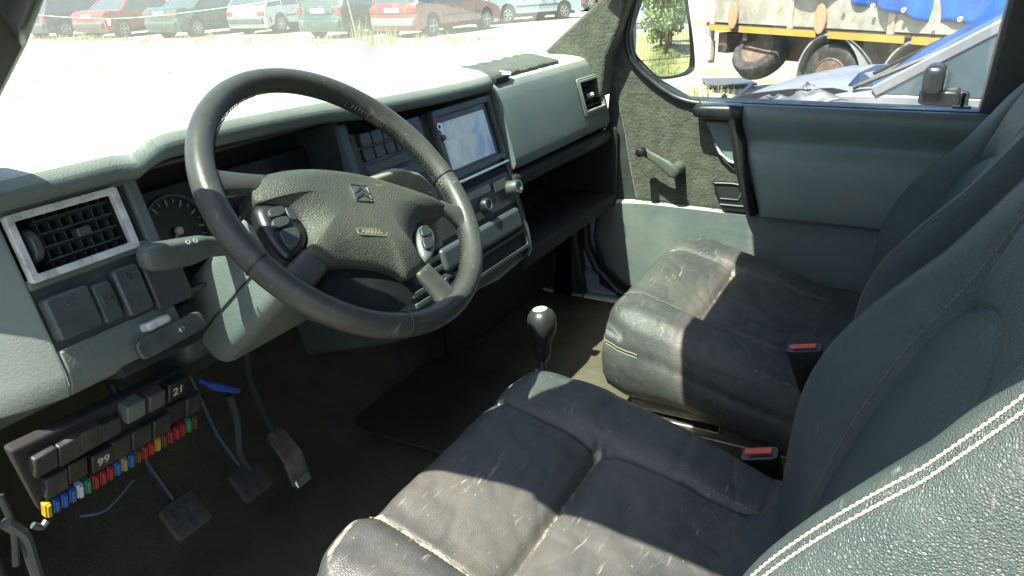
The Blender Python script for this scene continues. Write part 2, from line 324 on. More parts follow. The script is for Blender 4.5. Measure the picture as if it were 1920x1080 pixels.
m=MB(); m.prism3([(.80,-.085,.66),(.80,-.105,1.0),(.80,-.14,1.19),(.80,-.50,1.19),(.80,-.50,-.05),(.80,-.12,-.05)],(.085,0,0)); m.build('door_post',DARK,van,bevel=.01)
m=MB(); m.box((.84,.40,-.1),(.06,.9,.6)); m.box((-.0,1.72,.22),(1.5,.8,.9)); m.box((0,1.31,.60),(1.56,.40,.38)); m.box((-.835,1.27,.22),(.05,.84,1.08)); m.box((-.825,1.22,.78),(.07,.60,.14));  m.box((.86,1.24,.22),(.06,.90,1.08)); m.build('front_body',BODY,van,bevel=.05,seg=4)
# windscreen: gently curved sheet with thickness
rings=[]
for k in range(9):
    t=k/8; row=[]
    for i in range(17):
        s=-1+2*i/16; hw=.79-.10*t; row.append(Vector((s*hw,(1.10-.13*s*s)*(1-t)+(.50-.07*s*s)*t,.79+(1.175-.79)*t)))
    rings.append(row)
m=MB(); m.loft(rings,closed=False,caps=False); m.build('windscreen',WSC,van,ang=180)
m=MB(); m.tube([hy(728,147,1.16),hy(745,139,1.15),hy(765,135,1.14),hy(790,135,1.14),hy(806,132,1.13)],[.002,.004,.005,.005,.003],6); m.build('wiper',BLACK,van)
for sx in (-1,1):
    m=MB(); m.box((sx*.80-.0,1.09,.42),(.02,.48,.70)); m.build('kick_panel',DARK,van,bevel=.006)
# ---------------------------------------------------------------- floor (setting)
def structure(o): o['kind']='structure'; return o
rings=[]
for y,z in ((-3.0,.115),(.2,.118),(.93,.12),(.99,.135),(1.22,.36),(1.30,.62)):
    rings.append([Vector((x,y,z+.012*noise.noise(Vector((x*3,y*3,0))))) for x in [(-.78+1.56*i/24) for i in range(25)]])
m=MB(); m.loft(rings,closed=False,caps=False); structure(m.build('floor',FLOORM,top=(0,0,.12)))
m=MB(); m.box((0,1.32,.50),(1.56,.03,.58)); m.build('bulkhead',SHADE_BLACK,van)
def sheet(outline,z,th,name,mt,label,cat):
    m=MB(); m.prism([(p[0],p[1]) for p in outline],z,z+th); o=m.build(name,mt,bevel=.004,top=(outline[0][0],outline[0][1],z)); return tag(o,label,cat)
sheet(rrect(-.08,.70,.26,.985,.05),.136,.004,'floor_mat',RUBBER,'dark rubber mat on the floor right of the accelerator pedal','floor mat')
# ================================================================ dashboard
FM=frame((0,.80,.78),(1,0,0),(0,.279,.960))
def zb(z): return (z-.78)/.96
dash=thing('dashboard',(0,1.0,.12),'sunlit grey-green dashboard under the windscreen','dashboard')
def face_section(x,push,zt,zl):
    b0,b1=zb(zt),zb(zl); P=[(-.10,b0),(0,b0),(0,b1+.028),(-.004,b1+.012),(-.014,b1),(-.10,b1-.012)]
    return [FM@Vector((x,b,c-push)) for (c,b) in P]
m=MB(); m.loft([face_section(x,p,.805,.605) for x,p in ((-.785,.15),(-.783,.115),(-.775,.085),(-.762,.055),(-.745,.028),(-.728,.009),(-.718,0),(-.715,0))]); m.build('dash_end',G_DASH,dash,bevel=.003); m=MB()
m.box((-.6425,zb(.799),-.05),(.145,.0146,.10),FM); m.build('dash_face',G_DASH,dash,bevel=.003); m=MB(); m.box((-.6425,zb(.7225),-.05),(.145,.0115,.10),FM)
m.build('dash_face',G_DASH,dash,bevel=.003); m=MB(); m.loft([face_section(x,0,.653,.605) for x in (-.715,-.57)]); m.build('dash_rail',G_DASH,dash,bevel=.003); m=MB()
# frame round the recess beside the cluster
m.box((-.562,zb(.735),-.045),(.018,.16,.09),FM)
m.build('cluster_frame',G_DASH,dash,bevel=.004); m=MB(); m.box((-.188,zb(.73),-.045),(.022,.13,.09),FM)
m.build('cluster_frame',G_DASH,dash,bevel=.004)
# switch panel recess + switches
m=MB(FM); m.box((-.635,zb(.686),-.03),(.165,.075,.05)); m.build('switch_panel',CHARC,dash,bevel=.003)
for (x0,x1,za,zc,tall) in ((-.713,-.664,.662,.707,.013),(-.660,-.636,.660,.703,.008),(-.632,-.600,.657,.710,.010)):
    m=MB(FM); m.prism(rrect(x0,zb(za),x1,zb(zc),.005,3),-.004,tall); s=m.build('rocker_switch',CHARC,dash,bevel=.003)
    m=MB(FM); xc=(x0+x1)/2; 
    if x1-x0>.03: m.ringframe([(xc+.004*math.cos(a*.785),zb(zc)-.012+.004*math.sin(a*.785)) for a in range(8)],[(xc+.0026*math.cos(a*.785),zb(zc)-.012+.0026*math.sin(a*.785)) for a in range(8)],tall,tall+.0008)
    else: m.box((xc,zb(zc)-.02,tall),(.010,.012,.004))
    m.build('switch_symbol',MT['satin_metal'],s)
m=MB(FM); m.box((-.570,zb(.683),-.018),(.05,.07,.05)); m.build('blank_plate',DARK,dash,bevel=.003)
# air vents
def vent(M,w,h,rim,mt_rim,cols,rows,name='air_vent',wheel=True):
    o=MB(M); o.ringframe(rrect(-w/2,-h/2,w/2,h/2,.003,2),rrect(-w/2+rim,-h/2+rim,w/2-rim,h/2-rim,.002,2),-.004,.006)
    a=o.build(name,mt_rim,dash,bevel=.0012)
    b=MB(M); b.box((0,0,-.05),(w-rim,h-rim,.004)); 
    for s in(-1,1): b.box((s*(w/2-rim*.6),0,-.027),(.003,h-rim,.05)); b.box((0,s*(h/2-rim*.6),-.027),(w-rim,.003,.05))
    b.build('duct',SHADE_BLACK,a)
    iw=w-2*rim; ih=h-2*rim; x0=-iw/2+(.022 if wheel else .004)
    for r in range(rows):
        c=MB(M); y=-ih/2+ih*(r+.5)/rows; 
        c.add(*slat((x0,y),(iw/2-.002,y),.012,.0016,R(-18))); c.build('louvre',DARK,a)
    for k in range(cols):
        c=MB(M); x=x0+(iw/2-x0)*(k+.5)/cols; c.box((x,0,-.021),(.0014,ih,.014)); c.build('louvre',CHARC,a)
    if wheel:
        c=MB(M@Matrix.Translation((-iw/2+.011,0,-.010))@Matrix.Rotation(R(90),4,'Y')); c.lathe([(.016,-.005),(.018,-.004),(.018,.004),(.016,.005)],20); c.build('thumb_wheel',CHARC,a,bevel=.001)
    c=MB(M); c.prism(rrect(.004,-.006,.020,.004,.002,3),-.014,.0); c.build('slider',CHARC,a,bevel=.0015)
    return a
def slat(a,b,d,t,ang):
    m=MB(); ax,ay=a; bx,by=b
    T=Matrix.Translation(((ax+bx)/2,ay,-.012))@Matrix.Rotation(ang,4,'X'); m.box((0,0,0),(bx-ax,t,d),T); return m.v,m.f
vl=vent(FM@Matrix.Translation((-.649,zb(.7585),.002)),.126,.072,.008,VENTW,7,4); tag(vl,'scuffed white-rimmed vent')
# passenger vent frame follows the pad (tilted)
# instrument cluster recess
m=MB(FM); X0,X1,B0,B1=-.553,-.199,zb(.655),zb(.80)
m.box(((X0+X1)/2,(B0+B1)/2,-.095),(X1-X0+.02,B1-B0+.02,.01)); m.build('cluster_back',SHADE_BLACK,dash)
m=MB(FM); m.box((X0-.002,(B0+B1)/2,-.05),(.006,B1-B0,.09)); m.box(((X0+X1)/2,B1+.004,-.05),(X1-X0,.006,.09)); m.box(((X0+X1)/2,B0,-.05),(X1-X0,.006,.09))
m.prism([(X1+.006,B0),(X1+.006,B1),(X1-.004,B1),(X1-.022,B0)],-.09,-.002); m.build('cluster_hood_lining',DARK,dash,bevel=.002)
clu=MB(FM); clu.box(((X0+X1)/2,(B0+B1)/2-.01,-.075),(X1-X0-.02,B1-B0-.02,.012)); clu=clu.build('instrument_cluster',BLACK,dash,bevel=.004)
DIALM=mat('dial_marks',(.30,.33,.30),.6)
for cx,cb,rad in ((-.482,zb(.722),.043),(-.37,zb(.722),.043),(-.275,zb(.722),.03)):
    m=MB(FM@Matrix.Translation((cx,cb,-.069))); n=int(rad*560)
    m.ringframe([((rad+.006)*math.cos(a*.2618),(rad+.006)*math.sin(a*.2618)) for a in range(24)],[((rad+.003)*math.cos(a*.2618),(rad+.003)*math.sin(a*.2618)) for a in range(24)],0,.006)
    d=m.build('gauge',CHARC,clu)
    m=MB(FM@Matrix.Translation((cx,cb,-.068)))
    for k in range(17):
        a=R(215-250*k/16); L=.009 if k%2==0 else .005; r0=rad-L/2
        m.box((r0,0,.0008),(L,.0012 if k%2 else .002,.0006),Matrix.Rotation(a,4,'Z'))
    mm=m.build('gauge_marks',DIALM,clu,smooth=False)
    m=MB(FM@Matrix.Translation((cx,cb,-.066))); m.box((rad*.35,0,.001),(rad*.8,.0022,.001),Matrix.Rotation(R(225 if rad>.04 else 80),4,'Z')); m.lathe([(.006,0),(.006,.004),(.004,.006)],14); m.build('needle',THREAD,clu,smooth=False)
# ------------------------------------------------ padded top with the hood bump (driver and centre)
def lip(x):
    base=.805+.012*sm(-.57,-.545,x)*(1-sm(-.27,-.12,x))-.020*sm(-.52,.22,x)*1.0+.004*sm(-.25,-.1,x)
    notch=-.004*sm(-.60,-.56,x)*(1-sm(-.56,-.52,x)); return base+notch
def out(x): return .030+.012*sm(-.58,-.54,x)*(1-sm(-.22,-.12,x))
def pad_section(x,endk=0):
    zl=lip(x); o_=out(x)-endk; yF=.80-.29*(.78-zl); y0=yF-o_; th=.034
    P=[(yF+.04,zl+.004),(yF-.004,zl-.002),(y0+.010,zl-.003),(y0+.003,zl+.001),(y0,zl+.008),(y0+.0025,zl+.017),(y0+.011,zl+.026),(y0+.028,zl+.033),(y0+.06,zl+.037),
       (y0+.14,zl*.5+.808*.5+.034),(1.02,.843),(1.13,.835),(1.14,.80),(1.02,.79),(yF+.10,.78)]
    return [Vector((x,y,z)) for y,z in P]
xs=[-.79+ i*(.252+.79)/84 for i in range(85)]
rings=[]
for x in xs:
    k=0
    if x>.235: k=.012*sm(.235,.252,x)
    rings.append(pad_section(x,k))
m=MB(); m.loft(rings); m.build('padded_top',G_DASH,dash,ang=50)
# ------------------------------------------------ passenger pad
def ppad(x):
    e=0
    if x>.765: t=(x-.765)/.03; e=.028*(1-math.sqrt(max(0,1-t*t)))
    l=0
    if x<.262: l=.004
    P=[(.90,.806),(.84,.804),(.805,.800),(.790,.794),(.779,.782),(.768,.760),(.754,.715),(.742,.670),(.737,.650),(.735,.637),(.740,.627),(.752,.620),(.80,.615),(.90,.61)]
    cy,cz=.83,.71
    return [Vector((x,y+(e+l)*(1 if y<.82 else .3),z+(cz-z)*e*2.5)) for y,z in P]
xs=[.256+i*(.765-.256)/12 for i in range(13)]+[.765+.03*k/6 for k in range(1,7)]
def ppart(x,sel):
    P=ppad(x); return (P[:7] if sel else P[7:]) 
VX0,VX1=.632,.750
def psplit(x,up):
    P=ppad(x)
    def atz(z):
        for a,b in zip(P[:-1],P[1:]):
            if a.z>=z>=b.z and a.y<.83: t=(a.z-z)/(a.z-b.z); return a.lerp(b,t)
    if up: q=atz(.7525); return P[:5]+[P[5].lerp(q,.5) if P[5].z>q.z else q.lerp(P[4],.3),q,Vector((x,.83,.7525)),Vector((x,.90,.76))]
    q=atz(.6755); return [Vector((x,.90,.67)),Vector((x,.83,.6755)),q]+[p for p in P if p.z<q.z and p.y<.85]+[P[-1]]
m=MB(); m.loft([ppad(x) for x in [.256+i*(VX0-.256)/10 for i in range(11)]]); m.loft([psplit(x,1) for x in (VX0,(VX0+VX1)/2,VX1)]); m.loft([psplit(x,0) for x in (VX0,(VX0+VX1)/2,VX1)]); m.loft([ppad(x) for x in [VX1,.757]+[.765+.03*k/6 for k in range(0,7)]])
ppd=m.build('passenger_pad',G_DASH,dash,ang=50)
m=MB(); m.loft([[Vector((x,y,z)) for y,z in ((.88,.80),(.90,.812),(1.02,.838),(1.13,.832),(1.14,.79),(.9,.79))] for x in (.252,.5,.795)]); m.build('dash_shelf_top',G_DASH,dash,ang=40)
# seam line + slot with white clip at the pad corner, carpet strip on top
m=MB(); m.box((.30,.800,.800),(.060,.030,.012)); m.build('slot',SHADE_BLACK,dash,bevel=.002)
m=MB(); m.prism3([(.322,.783,.797),(.345,.790,.806),(.345,.815,.808),(.322,.815,.808)],(0,0,.004)); m.build('clip',VENTW,dash,bevel=.002)
rings=[]
for i in range(61):
    x=.225+i*(.60-.225)/60; nn=lambda k:.005*noise.noise(Vector((x*45,k*3.1,0)))
    w_=1.0 if i<56 else 1-(i-55)/6
    y0=.800+nn(1)*.8; y1=.90+nn(2); zt=.811
    rings.append([Vector((x,y0,.799)),Vector((x,y0+.002,.808+nn(3))),Vector((x,.83,.814+nn(4)*.8)),Vector((x,.86,.817+nn(5))),Vector((x,.89,.82+nn(7))),Vector((x,y1,.818+nn(6))),Vector((x,y1,.800))])
m=MB(); m.loft(rings); m.build('carpet_strip',CARPET,dash,ang=180)
m=MB(); m.tube([(.618,.7395,.668),(.617,.734,.648),(.616,.7335,.634),(.616,.742,.624)],.0009,5); m.tube([(.618,.776,.775),(.618,.762,.748),(.618,.753,.715),(.618,.740,.668)],.0007,5); m.build('panel_gap',SHADE_BLACK,dash)
# vent in the passenger pad
PVM=frame((.683,.7575,.7135),(1,-.02,0),(0,.272,.962)); PVM=PVM@Matrix.Translation((.008,0,.003))
va=vent(PVM,.122,.080,.006,G_DASH,2,4,wheel=False)
m=MB(PVM); m.ringframe(rrect(-.068,-.047,.066,.045,.006,3),rrect(-.059,-.039,.059,.039,.002,3),-.003,.0045); m.build('vent_surround',G_DASH,va,bevel=.0015)
m=MB(PVM@Matrix.Translation((0,.0,.001))); m.lathe([(.0055,-.012),(.0055,.004),(.003,.006)],14); m.build('knob',VENTW,va)
m=MB(); m.box((.628,.7545,.714),(.0016,.003,.16),Matrix.Identity(4)); 
# under the pad: shelf cavity
m=MB(); m.box((.52,.80,.600),(.55,.13,.03)); m.box((.52,.80,.425),(.55,.16,.035)); m.box((.52,.95,.52),(.55,.02,.22)); m.box((.786,.82,.52),(.018,.20,.20)); m.box((.52,.93,.30),(.55,.03,.3)); m.build('shelf_tray',SHADE_BLACK,dash,bevel=.012,seg=3)  # near-black colour carries the shade under the passenger pad
m=MB(); m.tube([(.26,.765,.600),(.52,.757,.598),(.785,.750,.597)],.020,12); m.build('shelf_rail',BLACK,dash)
# ------------------------------------------------ centre console
m=MB(FM)
m.box((.036,zb(.61),-.03),(.435,.34,.05)); m.build('console_body',CHARC,dash,bevel=.006,seg=3)
m=MB(FM); m.tube([(.251,zb(.775),.0),(.251,zb(.62),.002),(.249,zb(.50),.003),(.243,zb(.462),.001),(.225,zb(.452),0)],.006,8); m.build('console_edge',CHARC,dash); m=MB(FM); m.tube([(-.175,zb(.775),0),(-.176,zb(.68),.0)],.004,8); m.build('console_edge',CHARC,dash)
m=MB(FM); m.box((-.083,zb(.737),-.004),(.19,.078,.006)); m.build('switch_bank_plate',BLACK,dash,bevel=.002)
for r_ in range(2):
    for k in range(4):
        x=-.152+k*.0285; z_=.762 if r_==0 else .7395
        m=MB(FM); m.prism(rrect(x-.0125,zb(z_)-.0105,x+.0125,zb(z_)+.0105,.002,2),-.002,.007 if r_==0 else .004)
        m.build('push_switch',CHARC if r_==0 else DARK,dash,bevel=.002)
m=MB(FM); m.box((-.085,zb(.716),.001),(.17,.018,.006)); m.box((-.085,zb(.692),.001),(.17,.024,.006)); m.build('drawer_front',CHARC,dash,bevel=.003)
m=MB(FM); m.box((-.03,zb(.645),.001),(.09,.055,.006)); m.build('coin_tray',DARK,dash,bevel=.003)
# touch screen unit
m=MB(FM); m.ringframe(rrect(.036,zb(.652),.249,zb(.775),.004,2),rrect(.048,zb(.662),.236,zb(.762),.003,2),-.004,.010); disp=m.build('display_bezel',CHARC,dash,bevel=.002)
m=MB(FM); m.box((.141,zb(.712),.0),(.19,.105,.006)); m.build('display_housing',BLACK,disp,bevel=.001)
SCR=mat('screen_glass',(.30,.34,.36),.03,spec=1.0,coat=1)
def _scr():
    m_=bpy.data.materials.new('screen_painted_reflection'); m_.use_nodes=True; N=m_.node_tree.nodes; L=m_.node_tree.links; b=N['Principled BSDF']
    tc=N.new('ShaderNodeTexCoord'); n=N.new('ShaderNodeTexNoise'); n.inputs['Scale'].default_value=26; n.inputs['Detail'].default_value=8; n.inputs['Distortion'].default_value=.6; L.new(tc.outputs['Object'],n.inputs['Vector'])
    cr=N.new('ShaderNodeValToRGB'); cr.color_ramp.elements[0].position=.42; cr.color_ramp.elements[0].color=(.36,.44,.50,1); cr.color_ramp.elements[1].position=.6; cr.color_ramp.elements[1].color=(.62,.62,.54,1)  # reflected sky tones painted into the base colour
    L.new(n.outputs[0],cr.inputs[0]); L.new(cr.outputs[0],b.inputs['Base Color']); b.inputs['Roughness'].default_value=.12; b.inputs['Specular IOR Level'].default_value=.9
    return m_
m=MB(FM); m.box((.133,zb(.709),.003),(.165,.088,.003)); m.build('screen',_scr(),disp,smooth=False)
m=MB(FM@Matrix.Translation((.045,zb(.726),.009))); m.lathe([(.0055,0),(.0055,.006),(.004,.0075)],18); m.build('display_button',CHARC,disp)
m=MB(FM@Matrix.Translation((.044,zb(.746),.009))); m.ringframe([(.0065*math.cos(a*.3927),.0065*math.sin(a*.3927)) for a in range(16)],[(.0045*math.cos(a*.3927),.0045*math.sin(a*.3927)) for a in range(16)],0,.003); m.build('ring_button',MT['satin_metal'],disp)
m=MB(FM); m.bar((.04,zb(.644),.010),(.246,zb(.644),.010),.004,.003,(0,0,1)); m.build('trim_strip',MT['satin_metal'],dash)
m=MB(FM); m.box((.145,zb(.632),.000),(.19,.010,.006)); m.build('disc_slot',SHADE_BLACK,dash)
m=MB(FM); m.prism(rrect(-.06,zb(.562),.240,zb(.625),.006,3),-.004,.004); hp=m.build('heater_panel',DARK,dash,bevel=.002)
m=MB(FM); m.box((.10,zb(.612),.006),(.11,.016,.004)); m.box((.195,zb(.606),.006),(.05,.02,.004)); m.build('heater_blank',CHARC,hp,bevel=.001)
def knob(x,z,r,h,mt_,cap,nm='heater_knob'):
    m=MB(FM@Matrix.Translation((x,zb(z),.003))); m.lathe([(r*1.15,0),(r*1.15,.003),(r,.004),(r*.96,h-.002),(r*.88,h)],28); o=m.build(nm,mt_,hp)
    m=MB(FM@Matrix.Translation((x,zb(z),.003+h))); m.ringframe([(r*.9*math.cos(a*.3),r*.9*math.sin(a*.3)) for a in range(21)],[(r*.62*math.cos(a*.3),r*.62*math.sin(a*.3)) for a in range(21)],-.001,.0015); m.build('knob_ring',cap,o)
knob(.222,.592,.0155,.028,CHARC,MT['satin_metal']); knob(.118,.585,.014,.014,BLACK,CHARC); knob(.02,.585,.014,.014,BLACK,CHARC)
m=MB(FM); m.prism(rrect(-.06,zb(.512),.232,zb(.553),.008,3),-.004,.012); m.build('ashtray_front',G_DASH if False else mat('grey_drawer',(.05,.06,.064),.38,var=.1,vscale=20),dash,bevel=.008,seg=4)
m=MB(FM); m.box((.09,zb(.487),-.002),(.26,.030,.01)); m.build('open_slot',SHADE_BLACK,dash)
m=MB(FM); m.ringframe(rrect(-.07,zb(.468),.24,zb(.506),.004,2),rrect(-.062,zb(.475),.232,zb(.500),.003,2),-.002,.008); m.build('slot_frame',DARK,dash,bevel=.0015)
m=MB(FM)
for k in range(5): m.box((-.10,zb(.56-.018*k),.001),(.12,.010,.006))
m.build('console_blank',CHARC,dash,bevel=.002)
# lower knee bolster, dark underside
m=MB(); m.prism3([(-.545,.835,.64),(-.545,.79,.60),(-.545,.80,.55),(-.545,.90,.47),(-.545,1.0,.47),(-.545,1.0,.64)],(.36,0,0)); m.build('knee_panel',CHARC,dash,bevel=.012,seg=3)
m=MB(); m.prism3([(-.20,.76,.56),(-.20,.71,.46),(-.20,.74,.43),(-.20,.95,.36),(-.20,1.0,.6)],(.44,0,0)); m.build('console_underside',CHARC,dash,bevel=.014,seg=3)
m=MB(); m.tube([(-.19,.745,.50),(-.05,.728,.452),(.12,.716,.440),(.20,.715,.447)],.005,6); m.build('torn_trim_edge',BEIGE,dash)
# bonnet release lever
lv=thing('release_lever',(-.60,.77,.625),'grey lever handle with a screw under the left switch panel','lever')
m=MB(FM@Matrix.Translation((-.600,zb(.622),.012))@Matrix.Rotation(R(2),4,'Z')); m.prism(rrect(-.046,-.011,.046,.012,.008,4),0,.008); m.build('handle_plate',CHARC,lv,bevel=.002)
m=MB(FM@Matrix.Translation((-.588,zb(.624),.020))); m.lathe([(.004,0),(.004,.002),(.002,.003)],10); m.build('screw',MT['satin_metal'],lv)
m=MB(FM@Matrix.Translation((-.606,zb(.634),-.01))); m.box((0,.006,0),(.032,.010,.05)); m.build('pivot_arm',VENTW,lv,bevel=.003)
m=MB(FM); m.box((-.60,zb(.620),-.035),(.12,.05,.05)); m.build('lever_recess',SHADE_BLACK,dash,bevel=.006)

# ================================================================ driver door, swung open beside the camera
dd=thing('driver_door',(-.86,.80,.10),'open driver door swung out beyond the left picture edge','door')
DT=Matrix.Translation((-.87,.80,0))@Matrix.Rotation(R(-90-62),4,'Z')     # local x runs from hinge to handle edge
m=MB(DT); m.prism([(0,-.06),(.93,-.06),(.93,.0),(0,0)],-.02,.70); m.build('door_shell',BODY,dd,bevel=.02)
m=MB(DT); m.prism([(.03,.0),(.90,.0),(.90,.03),(.03,.03)],.10,.66); m.build('trim_panel',G_PANEL,dd,bevel=.012)
m=MB(DT); m.tube([(.02,-.03,.70),(.10,-.03,.84),(.30,-.03,1.10),(.36,-.03,1.15),(.86,-.03,1.15),(.90,-.03,1.11),(.92,-.03,.70)],.025,8); m.build('window_frame',DARK,dd)
m=MB(DT); m.prism([(.05,-.032),(.90,-.032),(.90,-.028),(.36,-.028),(.36,-.032)],.70,.72); m.prism3([(.06,-.03,.71),(.12,-.03,.84),(.32,-.03,1.10),(.37,-.03,1.13),(.85,-.03,1.13),(.89,-.03,1.10),(.90,-.03,.71)],(0,.004,0)); m.build('window_glass',WGL,dd,smooth=False)
# ================================================================ steering wheel
WC=Vector((-.40,.62,.752)); WM=frame(WC,(1,0,0),(0,.688,.725))       # local x right, y up in the wheel plane, z towards the driver
wheel=thing('steering_wheel',tuple(WC),'worn black leather steering wheel with an airbag cover','steering wheel')
def wp(u,v,h=0):      # photo point on the wheel plane (raised by h) in wheel coordinates
    n=Vector((WM[0][2],WM[1][2],WM[2][2])); p=hit(u,v,n,WC+n*h); q=WM.inverted()@p; return (q.x,q.y)
RR=.1845
def rimr(a):   # thicker at the grips
    return .0155
N=160; rings=[]
for i in range(N):
    a=2*math.pi*i/N; c,s=math.cos(a),math.sin(a); row=[]
    for k in range(20):
        t=2*math.pi*k/20; r_=.0155; 
        row.append(WM@Vector(((RR+r_*.95*math.cos(t))*c,(RR+r_*.95*math.cos(t))*s,r_*1.1*math.sin(t))))
    rings.append(row)
m=MB(); n=20; vv=[p for r_ in rings for p in r_]; m.add(vv,[(i*n+k,i*n+(k+1)%n,((i+1)%N)*n+(k+1)%n,((i+1)%N)*n+k) for i in range(N) for k in range(n)])
wear=[]
for i in range(N):
    a=math.degrees(2*math.pi*i/N)%360
    for k in range(20):
        t=2*math.pi*k/20; inner=max(0,-math.cos(t))
        w_=0
        if 15<a<62: w_=.62*inner
        if 325<a<352: w_=.6*inner
        if 95<a<150: w_=.45*inner
        wear.append(w_)
m.build('rim',LEA3,wheel,ang=180,wear=wear)
# lacing stitches along the inner edge
m=MB(WM)
for i in range(210):
    a=R(0+i*360/210); 
    if 62<math.degrees(a)<95: continue
    j=random.uniform(-.0006,.0006); r0=RR-.0142+j
    p=Vector((r0*math.cos(a),r0*math.sin(a),.0035)); q=Vector(((r0-.001)*math.cos(a+.012),(r0-.001)*math.sin(a+.012),-.004))
    m.tube([p,(p+q)/2-Vector((math.cos(a),math.sin(a),0))*.0022,q],.0007,4)
m.build('lacing',BLACK,wheel)
for a in (R(190),R(352),R(248),):
    m=MB(WM)
    pts=[((RR+.0152*math.cos(t))*math.cos(a),(RR+.0152*math.cos(t))*math.sin(a),.0175*math.sin(t)) for t in [2*math.pi*k/24 for k in range(24)]]
    m.tube(pts,.0009,5,closed=True); m.build('rim_joint',BLACK,wheel)
# airbag cover outline traced on the plane of the wheel
H=.012
out_=[wp(*p,H) for p in ((478,334),(520,318),(570,313),(640,320),(700,332),(760,350),(815,368),(846,384),(826,398),(800,404),(784,418),(778,442),(783,468),(796,490),(800,497),(786,508),(770,517),(745,503),(700,493),(650,490),(612,493),(585,488),(572,476),(580,458),(583,440),(574,415),(556,396),(530,381),(505,374),(484,372))]
out_=[(p.x,p.y) for p in smooth_poly([Vector((*p,0)) for p in out_],4)]
def dome(outline,h0,h1,edge,dz,T,name,mt_,par,steps=9,extra=None,cen=None):
    cx=sum(p[0] for p in outline)/len(outline); cy=sum(p[1] for p in outline)/len(outline)
    if cen: cx,cy=cen
    rings=[]; rings.append([Vector((cx+(x-cx)*.97,cy+(y-cy)*.97,h0-dz)) for x,y in outline]); rings.append([Vector((x,y,h0-.003)) for x,y in outline])
    for k in range(steps+1):
        t=k/steps; s=1-t*.999; hh=h0+(h1-h0)*(1-(1-min(1,t/edge))**2.2 if t<edge else 1)
        row=[]
        for x,y in outline:
            X,Y=cx+(x-cx)*s,cy+(y-cy)*s; row.append(Vector((X,Y,hh+(extra(X,Y) if extra else 0))))
        rings.append(row)
    m=MB(T); m.loft(rings); return m.build(name,mt_,par,ang=60)
cover=dome(out_,.006,.024,.5,.02,WM,'airbag_cover',PADM,wheel,steps=14,cen=(-.005,-.005))
# emblem: tilted square with a double chevron
c=wp(678,362,.025); rot=R(-24)
EM=WM@Matrix.Translation((c[0],c[1],.0243))@Matrix.Rotation(rot,4,'Z')
m=MB(EM); m.prism(rrect(-.0125,-.0125,.0125,.0125,.0012,2),-.003,.0003); em=m.build('emblem',CHARC,cover)
m=MB(EM)
for y0 in (-.0095,-.0015):
    m.prism([(-.0105,y0),(-.0105,y0+.0040),(0,y0+.0105),(.0105,y0+.0040),(.0105,y0),(0,y0+.0062)],.0003,.0016)
m.ringframe(rrect(-.0125,-.0125,.0125,.0125,.0012,2),rrect(-.0115,-.0115,.0115,.0115,.001,2),.0,.0012)
m.build('emblem_chevron',MT['satin_metal'],em,smooth=False)
c=wp(697,436,.022)
TM=WM@Matrix.Translation((c[0],c[1],.0228))@Matrix.Rotation(R(-25),4,'Z')
m=MB(TM); m.ringframe(rrect(-.0215,-.0048,.0215,.0048,.0045,4),rrect(-.0205,-.0038,.0205,.0038,.0036,4),-.001,.0009); m.build('lettering_frame',BEIGE,cover)
text('AIRBAG','lettering',BEIGE,TM@Matrix.Translation((0,0,.0004)),.0078,.0004,cover,1.12,.0001)
# spokes: tapered swept bars from the hub to the rim
def spoke(a_px,b_ang,w0,w1,mt_=LEA3,t0=.007,t1=.011):
    a=wp(*a_px,.004); ba=R(b_ang); b=(RR*math.cos(ba),RR*math.sin(ba)); rings=[]
    d=Vector((b[0]-a[0],b[1]-a[1],0)); L=d.length; d.normalize(); nn=Vector((-d.y,d.x,0)); K=12
    for i in range(K+1):
        t=i/K; c=Vector((a[0],a[1],.004))+d*L*t; w_=w0+(w1-w0)*t**2+ .018*max(0,(t-.72)/.28)**2; th=t0+(t1-t0)*t; row=[]
        for k in range(14):
            q=2*math.pi*k/14; cs,sn=math.cos(q),math.sin(q); row.append(c+nn*w_*(abs(cs)**.7)*(1 if cs>0 else -1)+Vector((0,0,1))*th*(abs(sn)**.8)*(1 if sn>0 else -1)-Vector((0,0,.004*t)))
        rings.append(row)
    m=MB(WM); m.loft(rings); return m.build('spoke',mt_,wheel,ang=180)
def ang_of(u,v): p=wp(u,v); return math.degrees(math.atan2(p[1],p[0]))
spoke((500,346),ang_of(385,345),.012,.019); spoke((825,388),ang_of(885,415),.010,.024)
spoke((590,488),ang_of(528,565),.018,.020); spoke((790,505),ang_of(838,560),.016,.020)
# dark lower hub shell between the spokes
hub=[wp(*p,-.004) for p in ((470,350),(560,330),(700,345),(840,385),(800,420),(800,490),(775,560),(720,582),(650,575),(600,560),(590,500),(560,470),(520,400))]
hub=[(p.x,p.y) for p in smooth_poly([Vector((*p,0)) for p in hub],4)]
dome(hub,-.012,-.006,.3,.035,WM,'hub_shell',BLACK,wheel,steps=4)
